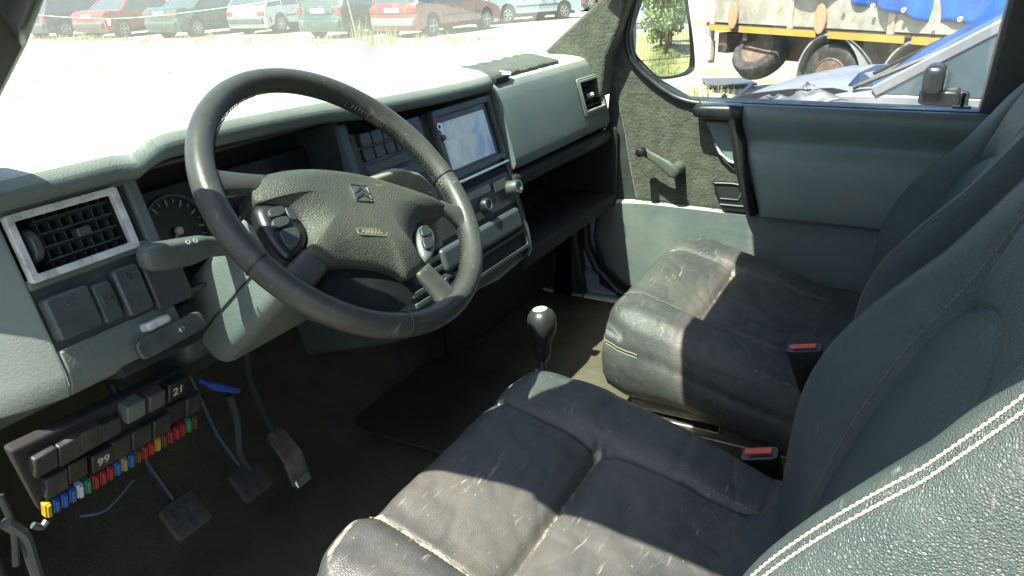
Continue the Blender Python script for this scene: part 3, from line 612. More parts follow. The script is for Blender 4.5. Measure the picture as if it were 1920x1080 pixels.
# control pods
for pts,bt in ((((482,384),(500,377),(530,384),(556,399),(573,418),(580,440),(576,462),(565,478),(545,484),(525,470),(503,440),(488,410)),'left'),
            (((786,424),(797,418),(812,428),(818,446),(817,470),(810,488),(798,486),(787,462),(783,440)),'right')):
    o2=[wp(*p,.008) for p in pts]; o2=[(p.x,p.y) for p in smooth_poly([Vector((*p,0)) for p in o2],3)]
    pod=dome(o2,.002,.009,.3,.012,WM,'control_pod',BLACK if bt=='left' else mat('pod_grey',(.10,.11,.10),.4,var=.2,vscale=40),wheel,steps=5)
    if bt=='left': B=[((503,394),(528,388),(533,402),(508,409)),((510,414),(535,407),(541,421),(516,429)),((533,390),(548,398),(556,414),(541,408)),((524,436),(552,428),(562,446),(548,470),(534,458))]
    else: B=[((788,428),(800,424),(806,440),(792,444)),((792,450),(808,446),(812,462),(798,468))]
    for b_ in B:
        q=[wp(*p,.010) for p in b_]; m=MB(WM); q=[(p.x,p.y) for p in smooth_poly([Vector((*p,0)) for p in q],3)]
        m.prism(q,.006,.0125); m.build('control_button',DARK,pod,bevel=.001)
# ================================================================ steering column
colm=thing('steering_column',(-.40,.80,.58),'grey-green steering column shroud behind the wheel','steering column')
CM=frame(WC+Vector((-.028,0,.004)),(1,0,0),(0,.688,.725))
rings=[]
for s_,hw,ht,hb in ((-.045,.050,.045,.045),(-.05,.062,.052,.052),(-.12,.080,.055,.058),(-.20,.090,.055,.060),(-.26,.088,.05,.056)):
    P=rrect(-hw,-hb,hw,ht,.022,5); rings.append([CM@Vector((x,y,s_)) for x,y in P])
m=MB(); m.loft(rings); m.build('shroud',G_DASH,colm,ang=50)
m=MB(CM); 
m.tube([CM.inverted()@(CM@Vector(p)) for p in ((-.0625,-.008,-.052),(-.0812,-.008,-.12),(-.0912,-.008,-.20),(-.0895,-.008,-.258))],.0012,5)
m.build('shroud_gap',SHADE_BLACK,colm)
m=MB(CM); m.lathe([(.045,-.05),(.045,-.008),(.04,-.006)],24); m.build('boss',BLACK,colm)
# left stalk
def pxpath(pts): return [hy(u,v,y) for u,v,y in pts]
rings=[]
for (u,v,y,h,dp) in ((455,462,.735,.009,.008),(420,462,.725,.011,.009),(380,462,.722,.013,.010),(345,472,.722,.0155,.011),(300,480,.722,.0155,.011),(272,486,.722,.013,.010),(264,488,.722,.008,.006)):
    c=hy(u,v,y); rings.append([c+Vector((0,yy,zz)) for yy,zz in rrect(-dp,-h,dp,h,min(dp,h)*.5,3)])
m=MB(); m.loft(rings); sk=m.build('stalk',STALKM,colm,ang=50)
for du in (0,14):
    c=hy(352+du,454-du*.2,.707); m=MB(Matrix.Translation(c)@Matrix.Rotation(R(60),4,'X')); m.ringframe([(.0028*math.cos(a*.785),.0028*math.sin(a*.785)) for a in range(8)],[(.0018*math.cos(a*.785),.0018*math.sin(a*.785)) for a in range(8)],0,.001); m.build('stalk_symbol',MT['dial_marks'],sk)
rings=[]
for (u,v,y,h,dp) in ((690,345,.70,.008,.008),(728,335,.695,.012,.010),(748,338,.695,.018,.012),(778,345,.695,.018,.012),(790,352,.695,.016,.012),(808,366,.695,.012,.010),(815,372,.695,.006,.006)):
    c=hy(u,v,y); rings.append([c+Vector((0,yy,zz)) for yy,zz in rrect(-dp,-h,dp,h,min(dp,h)*.4,3)])
m=MB(); m.loft(rings); s2=m.build('stalk',BEIGE,colm,ang=40)
m=MB(Matrix.Translation(hy(803,366,.682))@Matrix.Rotation(R(90),4,'X')); m.lathe([(.006,-.004),(.006,.003),(.004,.005)],16); m.build('stalk_button',MT['satin_metal'],s2)
# ================================================================ seats
def sstep(d,w): return math.exp(-(d/w)**2)
def make_seat(name,label,drv):
    root=thing(name,(0,0,.12),label,'seat')
    HW=.275; YF=.508; YR=.02; NU,NV=150,140
    def outline(u,v):
        nar=1-.025*max(0,(v-.55)/.45)**2-.09*max(0,(.45-v)/.45)**1.3
        x=HW*u*nar; y=YR+(YF-YR)*v
        if v>.5: y-=.022*(abs(u)**5)*((v-.5)/.5)**2
        return x,y
    def top(u,v,x,y):
        zc=.315+.125*v**1.25
        bol=(.026 if drv else .014)*sm(.118,.185,abs(x))*(1-(.10 if (x<0 and drv) else .7)*sm(.70,.95,v))*(.35+.65*sm(0,.5,v))
        z=zc+bol
        dx=(1-abs(u))*HW; dy=(1-v)*(YF-YR); rr=.05
        ex=max(0,1-dx/rr); ey=max(0,1-dy/(.045 if drv else .065))
        e=min(1,math.sqrt(ex*ex+ey*ey)); z-=(.044 if drv else .056)*(1-math.sqrt(max(0,1-e*e)))
        # panel puffiness and seams
        s1=abs(abs(x)-.150+.012*(v-.5)); s2=abs(y-.338); 
        w=1.0 if True else 0
        side=1 if abs(x)<.158 else 0
        z-=(1 if drv else .5)*(.007*sstep(s1,.004)+.010*sstep(s1,.018)*.5)
        if side: z-=(1 if drv else .6)*(.013*sstep(s2,.006)+.012*sstep(s2,.028))
        z+=.005*math.sin(min(1,max(0,(.338-y)/.25))*math.pi)*(1 if abs(x)<.15 else 0)
        if side and y<.335:   # stretched wrinkles of the centre panel
            z+=.0022*math.sin(x*75+8*noise.noise(Vector((x*6,y*7,0))))*sm(.33,.25,y)*.7
        z+=.0028*noise.noise(Vector((x*11,y*9,2.0 if drv else 5)))+.0008*noise.noise(Vector((x*45,y*38,1)))-.0014*max(0,.22-abs(noise.noise(Vector((x*16+3*noise.noise(Vector((x*5,y*5,0))),y*26,7)))))/.22
        wearv=(.78 if (drv and x<0) else .45)*sstep(s1,.007)+(.62*sstep(s2,.006) if side else 0)+.22*sm(.13,.2,abs(x))
        wearv+= (.48 if drv else .30)*sstep(e-.62,.18)*(1 if v>.2 else .4)
        return z,min(1,wearv)
    V=[];wr=[]
    for j in range(NV+1):
        for i in range(NU+1):
            u=-1+2*i/NU; v=j/NV; x,y=outline(u,v); z,w_=top(u,v,x,y); V.append(Vector((x,y,z))); wr.append(w_)
    F=[(j*(NU+1)+i,j*(NU+1)+i+1,(j+1)*(NU+1)+i+1,(j+1)*(NU+1)+i) for j in range(NV) for i in range(NU)]
    border=[i for i in range(NU+1)]+[(j)*(NU+1)+NU for j in range(1,NV+1)]+[NV*(NU+1)+i for i in range(NU-1,-1,-1)]+[j*(NU+1) for j in range(NV-1,0,-1)]
    nb=len(border); prev=border; pip=[]
    cx,cy=0,(YF+YR)/2
    for (dz,off) in ((-.012,.004),(-.018,.002),(-.024,.006),(-.045,.010),(-.070,.007),(-.092,-.004),(-.104,-.020)):
        new=[]
        for b_ in border:
            p=V[b_]; d=Vector((p.x-cx,(p.y-cy),0)); d.x*=1.2; d.normalize(); fr=sm(.30,.47,p.y)
            new.append(len(V)); V.append(p+d*off+Vector((0,0,dz*(1+.30*fr)))); wr.append(.30 if dz>-.03 else .12)
            if dz==-.018: pip.append(V[-1]+d*.0015)
        F+=[(prev[k],prev[(k+1)%nb],new[(k+1)%nb],new[k]) for k in range(nb)]; prev=new
    F.append(tuple(prev))
    m=MB(); m.add(V,F); cu=m.build('seat_cushion',LEA,root,ang=180,wear=wr)
    m=MB(); P=pip[int(nb*.22):int(nb*.80)]
    for off in (.0,-.0065):
        m.tube([p+Vector((0,0,off+.002)) for p in P[::2]],.0016,6)
    m.build('piping',THREADD,cu)
    # stitches either side of the seams on the top
    def surf(x,y):
        u=x/HW; v=(y-YR)/(YF-YR); return Vector((x,y,top(u,v,x,y)[0]))
    for sx in (-1,1):
        m=MB()
        for k in range(70):
            y=.06+k*.0062; xs_=sx*(.150-.012*((y-YR)/(YF-YR)-.5)+.008)
            a=surf(xs_,y); b=surf(xs_,y+.0036); m.tube([a+Vector((0,0,.0008)),b+Vector((0,0,.0008))],.0007,4)
        m.build('stitching',THREADD,cu)
    m=MB()
    for k in range(44):
        x=-.14+k*.0064; a=surf(x,.328); b=surf(x+.0038,.328); m.tube([a+Vector((0,0,.0008)),b+Vector((0,0,.0008))],.0007,4)
    m.build('stitching',THREADD,cu)
    # ---------- backrest
    BW=.254; BH=.64; T=frame((0,.068 if drv else .026,.305),(1,0,0),(0,-.339,.941)); T=frame((0,.068 if drv else .026,.305),(1,0,0),(0,-.339,.941))
    # n = x cross u points to -y; flip so +z faces forward
    S=Matrix.Diagonal((1,1,-1,1)); T=T@S
    NU,NV=150,170
    def bx(u,v):
        w_=BW*(.93+.07*sm(0,.25,v))*(1-.10*sm(.72,1,v))*(1-.0*v)
        b=BH*v-.02*0
        if v>.8: b-=.03*abs(u)**3*((v-.8)/.2)
        return w_*u,b,w_
    def bh(u,v,x,b,w_):
        side=abs(x)
        bol=.066*sm(.105,.195,side)*(1-1.0*sm(.34,.88,v))*(.45+.55*sm(0,.34,v))
        z=.012+.014*math.sin(math.pi*min(1,v*1.6))+bol-.02*sm(.75,1,v)
        dx=(1-abs(u))*w_; e=max(0,1-dx/.038); ev=max(0,1-(1-v)*BH/.05); e=min(1,math.sqrt(e*e+ev*ev)); z-=.050*(1-math.sqrt(max(0,1-e*e)))
        s1=abs(side-.118-.02*v); s2=abs(dx-.036)
        z-=.004*sstep(s1,.0035)+.006*sstep(s1,.014)+.0035*sstep(s2,.003)+.002*sstep(s2,.012)
        s3=abs(b-.40-.03*math.cos(x*14)); 
        if side<.13: z-=.006*sstep(s3,.004)+.006*sstep(s3,.02)
        z+=.002*noise.noise(Vector((x*10,b*8,3)))
        return z,min(1,.25*sstep(s1,.004)+.42*sstep(s2,.012))
    V=[];wr=[]
    for j in range(NV+1):
        for i in range(NU+1):
            u=-1+2*i/NU; u=math.copysign(abs(u)**.85,u); v=j/NV; x,b,w_=bx(u,v); z,q=bh(u,v,x,b,w_); V.append(T@Vector((x,b,z))); wr.append(q)
    F=[(j*(NU+1)+i,j*(NU+1)+i+1,(j+1)*(NU+1)+i+1,(j+1)*(NU+1)+i) for j in range(NV) for i in range(NU)]
    border=[i for i in range(NU+1)]+[(j)*(NU+1)+NU for j in range(1,NV+1)]+[NV*(NU+1)+i for i in range(NU-1,-1,-1)]+[j*(NU+1) for j in range(NV-1,0,-1)]
    nb=len(border); prev=border; Ti=T.inverted()
    for (dz,off) in ((-.010,.003),(-.035,.006),(-.075,.004),(-.105,-.004),(-.125,-.03)):
        new=[]
        for b_ in border:
            p=Ti@V[b_]; d=Vector((p.x,(p.y-BH/2)*.4,0)).normalized(); new.append(len(V)); V.append(T@(p+d*off+Vector((0,0,dz)))); wr.append(.05)
        F+=[(prev[k],prev[(k+1)%nb],new[(k+1)%nb],new[k]) for k in range(nb)]; prev=new
    F.append(tuple(prev))
    m=MB(); m.add(V,F); bk=m.build('backrest',LEA2,root,ang=180,wear=wr)
    def bsurf(x,v):
        w_=bx(1,v)[2]; u=max(-1,min(1,x/w_)); X,b,w2=bx(u,v); return T@Vector((X,b,bh(u,v,X,b,w2)[0]+.0008))
    for sx in (-1,1):
        for off,rad,nm in ((.0295,.0010,0),(.043,.0010,0)):
            if sx>0: continue
            m=MB()
            for k in range(105):
                v=.03+k*.0085; x=sx*(bx(1,v)[2]-off); x2=sx*(bx(1,v+.0070)[2]-off)
                m.tube([bsurf(x,v),bsurf((x+x2)/2,v+.0035)+T.to_3x3()@Vector((0,0,.0008)),bsurf(x2,v+.0070)],rad,5)
            m.build('stitching',THREAD if drv else THREADD,bk)
        m2=MB()
        for k in range(105):
            v=.03+k*.0085; x=sx*(.124+.02*v); x2=sx*(.124+.02*(v+.0055)); m2.tube([bsurf(x,v),bsurf(x2,v+.0055)],.0007,4)
        m2.build('stitching',THREADD,bk)
    # headrest above
    m=MB(T); m.add([],[]) 
    rings=[]
    for k in range(9):
        t=-1+2*k/8; s=math.sqrt(max(.05,1-t**4)); rings.append([T@Vector((x*s,BH+.085+.06*t,-.04+y*s)) for x,y in rrect(-.12,-.045,.12,.045,.03,4)])
    m=MB(); m.loft(rings); m.build('headrest',LEA2,root,ang=180)
    m=MB(T)
    for sx in(-.05,.05): m=MB(T); m.tube([(sx,BH-.04,-.05),(sx,BH+.05,-.045)],.006,8); m.build('headrest_post',CHROME,root)
    # ---------- base: trim, rails, box
    m=MB(); rings=[]
    for z,k in ((.340,.93),(.300,.965),(.262,.955),(.235,.93),(.228,.86)):
        rings.append([Vector((x*k,.265+(y-.265)*k,z-.018*sm(.2,.45,y))) for x,y in rrect(-.262,.03,.262,.475,.07,7)])
    m.loft(rings); m.build('seat_pan',DARK,root,ang=50)
    for sx in (-1,1):
        m=MB(); m.box((sx*.235,.24,.222),(.018,.40,.022)); m.box((sx*.238,.22,.195),(.03,.46,.016)); m.box((sx*.232,.20,.170),(.05,.50,.036))
        m.box((sx*.250,.16,.235),(.010,.20,.07)); m.build('slide_rail',STEELD,root,bevel=.003)
    m=MB(); m.prism([(-.19,.03),(.19,.03),(.19,.40),(-.19,.40)],.122,.20); m.build('seat_box',BLACK,root,bevel=.01)
    m=MB(); m.tube([(-.262,.30,.262),(-.266,.27,.262),(-.266,.16,.262),(-.262,.13,.262)],.009,8,sx=.5); m.build('adjuster_lever',DARK,root)
    return root
ds=make_seat('seat','worn black leather driver seat nearest the camera, half in sun','d'); ds.location=(-.427,0,.12+.005)
ps=make_seat('seat',"scuffed black leather passenger seat beside the far door",''); ps.location=(.425,.012,.12-.036)
for o in (ds,ps): o['group']='front seats'
# ================================================================ seat belt buckles
def buckle(M,label):
    o=thing('seat_belt_buckle',tuple(M.to_translation()),label,'belt buckle','seat belt buckles')
    m=MB(M); m.prism(rrect(-.027,-.011,.027,.011,.006,4),-.075,0.0); rings=[]
    m=MB(M)
    for h,a,b in ((-.10,.012,.007),(-.085,.017,.010),(-.03,.026,.013),(-.004,.029,.0145),(0,.028,.0135)): rings.append([Vector((x,y,h)) for x,y in rrect(-a,-b,a,b,b*.6,4)])
    m.loft(rings); m.build('buckle_body',BLACK,o,ang=50)
    m=MB(M); m.prism(rrect(-.024,-.002,.020,.0105,.003,3),-.006,.0025); m.build('release_button',REDB,o,bevel=.002)
    m=MB(M); m.box((.003,-.006,.0),(.036,.003,.002)); m.build('latch_slot',SHADE_BLACK,o)
    m=MB(M); m.bar((0,0,-.09),(.01,0,-.21),.030,.003,(0,1,0)); m.build('strap_stalk',DARK,o)
    return o
def bm_(p,xdir,up):
    up=Vector(up).normalized(); x=Vector(xdir); x=(x-up*x.dot(up)).normalized(); y=up.cross(x); M=Matrix.Identity(4)
    for i in range(3): M[i][0],M[i][1],M[i][2],M[i][3]=x[i],y[i],up[i],p[i]
    return M
buckle(bm_(hx(1508,652,.135),(.1,-1,0),(-.10,.20,.95)),'black seat belt buckle with red button at the passenger seat edge')
buckle(bm_(hx(1424,850,-.06),(.1,-1,.0),(-.25,.30,.9)),'black seat belt buckle with red button, low down in the gap beside the driver seat')
# ================================================================ gear lever
gp=hx(1016,603,0); gl_=thing('gear_lever',(0,.56,.13),'black gear lever with a ball knob between the seats','gear lever')
m=MB(Matrix.Translation(gp)); m.lathe([(.0085,-.078),(.013,-.072),(.015,-.060),(.0165,-.045),(.019,-.032),(.0245,-.020),(.0268,-.004),(.0255,.010),(.020,.020),(.012,.0245),(.003,.0255)],32); kn=m.build('knob',mat('knob_black',(.022,.022,.022),.42,var=.15,vscale=60),gl_,ang=180)
m=MB(Matrix.Translation(gp)@Matrix.Rotation(R(-8),4,'X')); m.lathe([(.0135,.0215),(.0135,.0245),(.010,.0262),(.002,.0268)],24); cap=m.build('shift_plate',mat('pattern_plate',(.45,.44,.42),.4,dirt=(.05,.05,.05),dscale=160,damt=.95),kn)
m=MB(Matrix.Translation(gp)); m.tube([(0,0,-.07),(0,.001,-.12),(.0,.004,-.22),(0,.01,-.30)],.0065,12); m.build('shaft',STEELD,gl_)
m=MB(Matrix.Translation(gp)); m.lathe([(.0085,-.105),(.0145,-.103),(.0145,-.099),(.0085,-.097)],20); m.lathe([(.0095,-.150),(.011,-.148),(.0105,-.106),(.009,-.104)],20); m.build('collar',BLACK,gl_)
m=MB(); m.lathe([(.075,.118),(.070,.126),(.045,.135),(.02,.19),(.012,.21)],24,Matrix.Translation((0,.57,0))); m.build('gaiter',RUBBER,gl_)
# ================================================================ passenger door
door=thing('passenger_door',(.80,.35,.17),'grey-green passenger door, carpeted at the front, window shut','door')
def dx(u,v,x=.795): return hx(u,v,x)
# inner metal skin
sk=[(.80,.775,.16),(.80,.79,.30),(.80,.76,.60),(.80,.745,.77),(.80,.66,.745),(.80,.555,.692),(.80,-.14,.692),(.80,-.14,.10),(.80,.62,.10)]
m=MB(); m.prism3(sk,(.075,0,0)); m.build('door_skin',BODY if False else DARK,door,bevel=.006)
# carpet panel
cp=[(1128,122),(1160,126),(1182,131),(1212,152),(1252,180),(1290,193),(1330,199),(1372,202),(1372,260),(1385,330),(1400,397),(1350,394),(1270,386),(1192,376),(1181,320),(1168,240),(1150,165),(1138,140)]
pts=[dx(*p,.792) for p in cp]
# rasterise polygon into a bumpy sheet
def poly_sheet(pts,x0,thick,step,amp,name,mt_,par,fn=None,edge=.006):
    P=[(p.y,p.z) for p in pts]; ys=[p[0] for p in P]; zs=[p[1] for p in P]
    n=len(P); cy=sum(ys)/n; cz=sum(zs)/n; K=26; rings=[]
    dense=[]
    for i in range(n):
        a,b=P[i],P[(i+1)%n]; L=math.dist(a,b); k=max(1,int(L/step))
        for t in range(k): dense.append((a[0]+(b[0]-a[0])*t/k,a[1]+(b[1]-a[1])*t/k))
    def X(y,z,e): 
        d=amp*noise.noise(Vector((y*60,z*60,1)))+amp*.6*noise.noise(Vector((y*140,z*140,4)))
        return x0-thick*e+ (fn(y,z) if fn else 0)-d*e
    rings.append([Vector((x0+.01,y,z)) for y,z in dense]); rings.append([Vector((X(y,z,.3),y,z)) for y,z in dense])
    for k in range(1,K+1):
        s=1-(k/K)*.999
        rings.append([Vector((X(cy+(y-cy)*s,cz+(z-cz)*s,1),cy+(y-cy)*s,cz+(z-cz)*s)) for y,z in dense])
    m=MB(); m.loft(rings); return m.build(name,mt_,par,ang=70)
poly_sheet(pts,.800,.006,.006,.0011,'carpet_panel',CARPET,door)
m=MB(); bl=[hx(u,v,.7925) for u,v in ((1192,376),(1230,381),(1270,386),(1310,390),(1350,394),(1398,398))]
for i in range(110):
    t=random.random()*(len(bl)-1.001); k=int(t); p=bl[k].lerp(bl[k+1],t-k); a=random.uniform(-.6,.6); m.bar(p+Vector((-.001,0,.003)),p+Vector((-.003,math.sin(a)*.008,-random.uniform(.002,.009))),.0012,.0006,(1,0,0))
m.build('frayed_edge',CARPET,door,smooth=False)
# upper armrest panel: profile with a valley, lofted along the door
prof=[(.790,.688),(.778,.693),(.766,.692),(.757,.684),(.753,.670),(.757,.650),(.767,.628),(.775,.612),(.776,.602),(.768,.590),(.757,.578),(.750,.562),(.748,.52),(.751,.47),(.753,.432),(.757,.424),(.79,.421)]
rings=[]
for k in range(41):
    t=k/40; y=.402-.052*0-(.402+.16)*t
    row=[]
    for x,z in prof:
        fy=.408-.30*(.69-z)*.92       # front edge slants like the photo
        yy=fy-(fy+.16)*t; e=sm(0,.03,t); row.append(Vector((.79+(x-.79)*(.80+.20*e)+.0016*noise.noise(Vector((yy*7,z*9,0))),yy,z)))
    rings.append(row)
m=MB(); m.loft(rings); m.build('upper_panel',G_PANEL,door,ang=60)
# lower panel
lp=[(1148,376),(1190,377),(1300,389),(1400,401),(1500,408),(1650,421),(1760,430)]
P=[hx(u,v,.785) for u,v in lp]; P+= [Vector((.785,-.16,.40)),Vector((.785,-.16,.165)),Vector((.785,.60,.155)),Vector((.785,.69,.175)),Vector((.785,.755,.225)),Vector((.785,.79,.31)),Vector((.785,.775,.38))]
poly_sheet(P,.796,.016,.02,.0003,'lower_panel',G_DASH,door,fn=lambda y,z:.0)
m=MB(); m.tube([(.79,.772,.415),(.79,.812,.36),(.79,.808,.28),(.79,.775,.215),(.79,.71,.155),(.79,.60,.135),(.79,0,.135)],.013,8); m.build('door_seal',BLACK,door)
m=MB(); m.prism3([(.79,.80,.05),(.79,.84,.30),(.79,.80,.44),(.79,.90,.44),(.79,.93,.05)],(.04,0,0)); m.build('kick_panel',G_DASH if False else DARK,van,bevel=.01)
# pull handle
hn=MB(); top_=[hx(1392,214,.752),hx(1392,214,.752)]
a=Vector((.752,.408,.672)); b=Vector((.752,.512,.674))
rings=[]
for y,w_,h in ((.398,.026,.016),(.412,.030,.018),(.46,.031,.017),(.49,.030,.016),(.508,.028,.014),(.514,.020,.008)):
    rings.append([Vector((.766+xx,y,.676+zz)) for xx,zz in rrect(-w_,-h,w_,h,.011,4)])
hn.loft(rings); ph=hn.build('pull_handle',BLACK,door,ang=50)
m=MB(); path=[(.757,.418,.675),(.750,.404,.62),(.746,.392,.565),(.749,.378,.51),(.757,.364,.462),(.768,.356,.432)]
m.tube(smooth_poly(path,5,False),[.019]*13+[.018]*13,12,sx=.75); m.build('handle_grip',BLACK,ph,ang=60)
m=MB(); m.prism3([hx(1322,228,.784),hx(1372,228,.784),hx(1398,310,.784),hx(1370,305,.784),hx(1346,280,.784)],(.01,0,0)); m.build('handle_backing',G_PANEL,ph,bevel=.004)
m=MB(); m.tube([hx(1341,268,.781),hx(1350,287,.781),hx(1367,302,.780),hx(1378,306,.780)],.0035,6); m.build('backing_edge',VENTW,ph)
# inner latch
lt=MB(); o4=[hx(u,v,.776) for u,v in ((1334,341),(1402,345),(1416,402),(1356,396))]
lt.prism3(o4,(.02,0,0)); lt=lt.build('latch_surround',BLACK,door,bevel=.003)
m=MB(); i4=[hx(u,v,.7745) for u,v in ((1343,350),(1384,352),(1388,373),(1352,371))]; m.prism3(i4,(.006,0,0)); m.build('latch_recess',SHADE_BLACK,lt)
m=MB(); m.tube([hx(u,v,.7735) for u,v in ((1340,343),(1372,344),(1388,347))],.0022,6); m.tube([hx(u,v,.7735) for u,v in ((1351,372),(1384,375),(1388,368),(1390,352))],.0018,6); m.tube([hx(u,v,.7735) for u,v in ((1350,383),(1380,386),(1412,388))],.002,6); m.build('latch_edge',mat('edge_plastic',(.10,.115,.12),.3),lt)
m=MB(); m.prism3([hx(u,v,.768) for u,v in ((1386,354),(1412,357),(1415,366),(1388,364))],(.01,0,0)); m.build('latch_lever',CHARC,lt,bevel=.002)
# window crank
cr=thing('window_crank',(.79,.575,.52),'grey-green window winder with black knob on the carpeted door panel','window winder')
A=hx(1262,322,.742); B=hx(1206,282,.742)
d=(B-A).normalized(); nrm=Vector((-1,0,0)); sd=d.cross(nrm); L=(B-A).length
rings=[]
for t,w_,h,o_ in ((-.16,.006,.004,0),(-.12,.0125,.007,0),(0,.0165,.009,0),(.25,.0145,.008,.003),(.55,.0110,.006,.002),(.85,.0105,.006,-.001),(1.0,.011,.006,0),(1.10,.006,.004,0)):
    c=A+d*L*t+sd*o_; rings.append([c+sd*xx+nrm*zz for xx,zz in rrect(-w_,-h,w_,h,h*.8,4)])
m=MB(); m.loft(rings); arm=m.build('arm',CRANKM,cr,ang=60)
m=MB(frame(A+Vector((.05,0,0)),(0,1,0),(0,0,1))); 
mm=MB(); mm.tube([A,A+Vector((.055,0,0))],[.013,.017],18); mm.build('spindle',CRANKM,cr)
mm=MB(); mm.tube([B+Vector((.004,0,0)),B+Vector((-.008,0,0)),B+Vector((-.024,0,0)),B+Vector((-.030,0,0)),B+Vector((-.033,0,0))],[.009,.0115,.0125,.011,.006],20); mm.build('knob',BLACK,cr)
# window frame and glass
m=MB(); fr=[hx(u,v,.79) for u,v in ((1203,-60),(1190,0),(1177,55),(1178,90),(1190,120),(1222,152),(1262,180),(1292,191),(1312,194))]
m.tube(smooth_poly(fr,4,False),.0085,8); m.build('window_rubber',BLACK,door,ang=60)
m=MB(); bandp=[hx(u,v,.80) for u,v in ((1150,-40),(1202,-40),(1190,0),(1174,55),(1176,92),(1190,122),(1226,156),(1268,184),(1300,195),(1240,190),(1190,160),(1150,132),(1120,128),(1128,95),(1138,50))]
m.prism3(bandp,(.03,0,0)); m.build('window_frame',DARK,door,bevel=.004)
m=MB(); m.prism3([hx(u,v,.805) for u,v in ((1190,-420),(1920,-420),(1840,204),(1300,200),(1195,130),(1172,60))],(.004,0,0)); m.build('window_glass',WGL,door,smooth=False)
m=MB(); pp=hx(1805,190,.785); m.lathe([(.0035,-.012),(.0035,.008),(.005,.010),(.0045,.016),(.002,.018)],12,Matrix.Translation(pp)); m.box((pp.x,pp.y,pp.z-.012),(.02,.035,.004)); m.build('lock_pin',BLACK,door)
# ================================================================ wing mirror
mi=ray(1235,70); o_dir=Vector((.15,-.98,-.02)).normalized(); mn=(o_dir-mi).normalized()
mc=hx(1237,62,1.0)
mz=Vector((0,0,1)); mxx=mz.cross(mn).normalized()
MM=frame(mc,-mxx if False else mxx,(0,0,1)); 
MM=bm_(mc,mxx,mn); 
wing=thing('wing_mirror',tuple(mc+Vector((-.05,.06,-.12))),'black-rimmed wing mirror outside the passenger window','wing mirror')
def mp(u,v,h=0):
    p=hit(u,v,mn,mc+mn*h); q=MM.inverted()@p; return (q.x,q.y)
ol=[mp(*p) for p in ((1186,-75),(1230,-82),(1262,-70),(1277,-30),(1284,20),(1291,70),(1295,118),(1290,134),(1272,143),(1240,147),(1222,143),(1198,120),(1180,95),(1176,40),(1178,-20))]
ol=[(p.x,p.y) for p in smooth_poly([Vector((*p,0)) for p in ol],4)]
cx=sum(p[0] for p in ol)/len(ol); cy=sum(p[1] for p in ol)/len(ol)
inn=[(cx+(x-cx)*.955,cy+(y-cy)*.965) for x,y in ol]
m=MB(MM); rings=[]
for h,k in ((.0055,1.0),(-.005,1.03),(-.05,.98),(-.085,.80),(-.10,.5)): rings.append([Vector((cx+(x-cx)*k,cy+(y-cy)*k,h)) for x,y in ol])
m.loft(rings); m.build('mirror_housing',BLACK,wing,ang=60)
m=MB(MM); m.ringframe(ol,inn,.003,.019); m.build('mirror_rim',BLACK,wing,bevel=.002)
MIR=mat('mirror_glass',(.92,.94,.93),.01,metal=1)
def cvx(x,y): return .0165-((x-cx)**2+(y-cy)**2)/(2*1.5)
rings=[[Vector((cx+(x-cx)*k,cy+(y-cy)*k,cvx(cx+(x-cx)*k,cy+(y-cy)*k))) for x,y in inn] for k in [1-i/24*.999 for i in range(25)]]
m=MB(MM); m.loft([[p-Vector((0,0,.001)) for p in rings[0]]]+rings); m.build('mirror_glass',MIR,wing,ang=40)
m=MB(); m.tube([(.84,.74,.70),(.90,.76,.72),tuple(mc+Vector((-.02,.07,-.08)))],.016,10); m.build('mirror_arm',BLACK,wing)
# ================================================================ fuse box
FBM=frame((-.65,.80,.508),(1,0,0),(0,-.29,.957))
fb=thing('fuse_box',(-.65,.81,.45),'open fuse box with coloured fuses below the left dash','fuse box')
def fq(u,v): p=hit(u,v,(0,1,.3),(0,.8,.508)); q=FBM.inverted()@p; return q.x,q.y
m=MB(FBM); m.prism([fq(*p) for p in ((22,850),(350,692),(385,782),(84,965))],-.018,-.002); m.build('fuse_carrier',SHADE_BLACK,fb,bevel=.004)
def along(t,s):    # t along the box, s from lower edge (0) to upper edge (1)
    a=Vector(fq(84,965)); b=Vector(fq(385,782)); c=Vector(fq(22,850)); d=Vector(fq(350,692))
    return a.lerp(b,t).lerp(c.lerp(d,t),s)
fdir=(Vector(fq(385,782))-Vector(fq(84,965))); fa=math.atan2(fdir.y,fdir.x)
cols={'yellow':(.62,.42,.02),'blue':(.03,.16,.50),'white':(.70,.74,.78),'green':(.03,.28,.12),'red':(.40,.03,.04),'brown':(.15,.07,.03),'tan':(.45,.35,.15)}
FMAT={k:mat('fuse_'+k,tuple(c*.55 for c in v),.4,var=.25,vscale=90) for k,v in cols.items()}
seq=['yellow','blue','blue','blue','white','green','red','red','red','blue','tan','blue','brown','red','red','yellow','brown','red','red','red','green','brown']
names=[]
for i,cn in enumerate(seq):
    t=.015+i*.0425; p=along(t,.10); T=FBM@Matrix.Translation((p.x,p.y,0))@Matrix.Rotation(fa,4,'Z')
    m=MB(T); m.box((0,0,.003),(.0075,.020,.008)); m.box((0,.0,.008),(.0045,.018,.004))
    f=m.build('fuse',FMAT[cn],fb,bevel=.0008); f['label']='%s blade fuse'%cn
rel=mat('relay_grey',(.020,.021,.022),.55,var=.3,vscale=30,bump=.3,bscale=160,dirt=(.05,.047,.042),dscale=30,damt=.6); relp=mat('relay_pale',(.085,.105,.098),.5,var=.15,vscale=40); relq=mat('relay_mid',(.06,.06,.058),.5,var=.15,vscale=40)
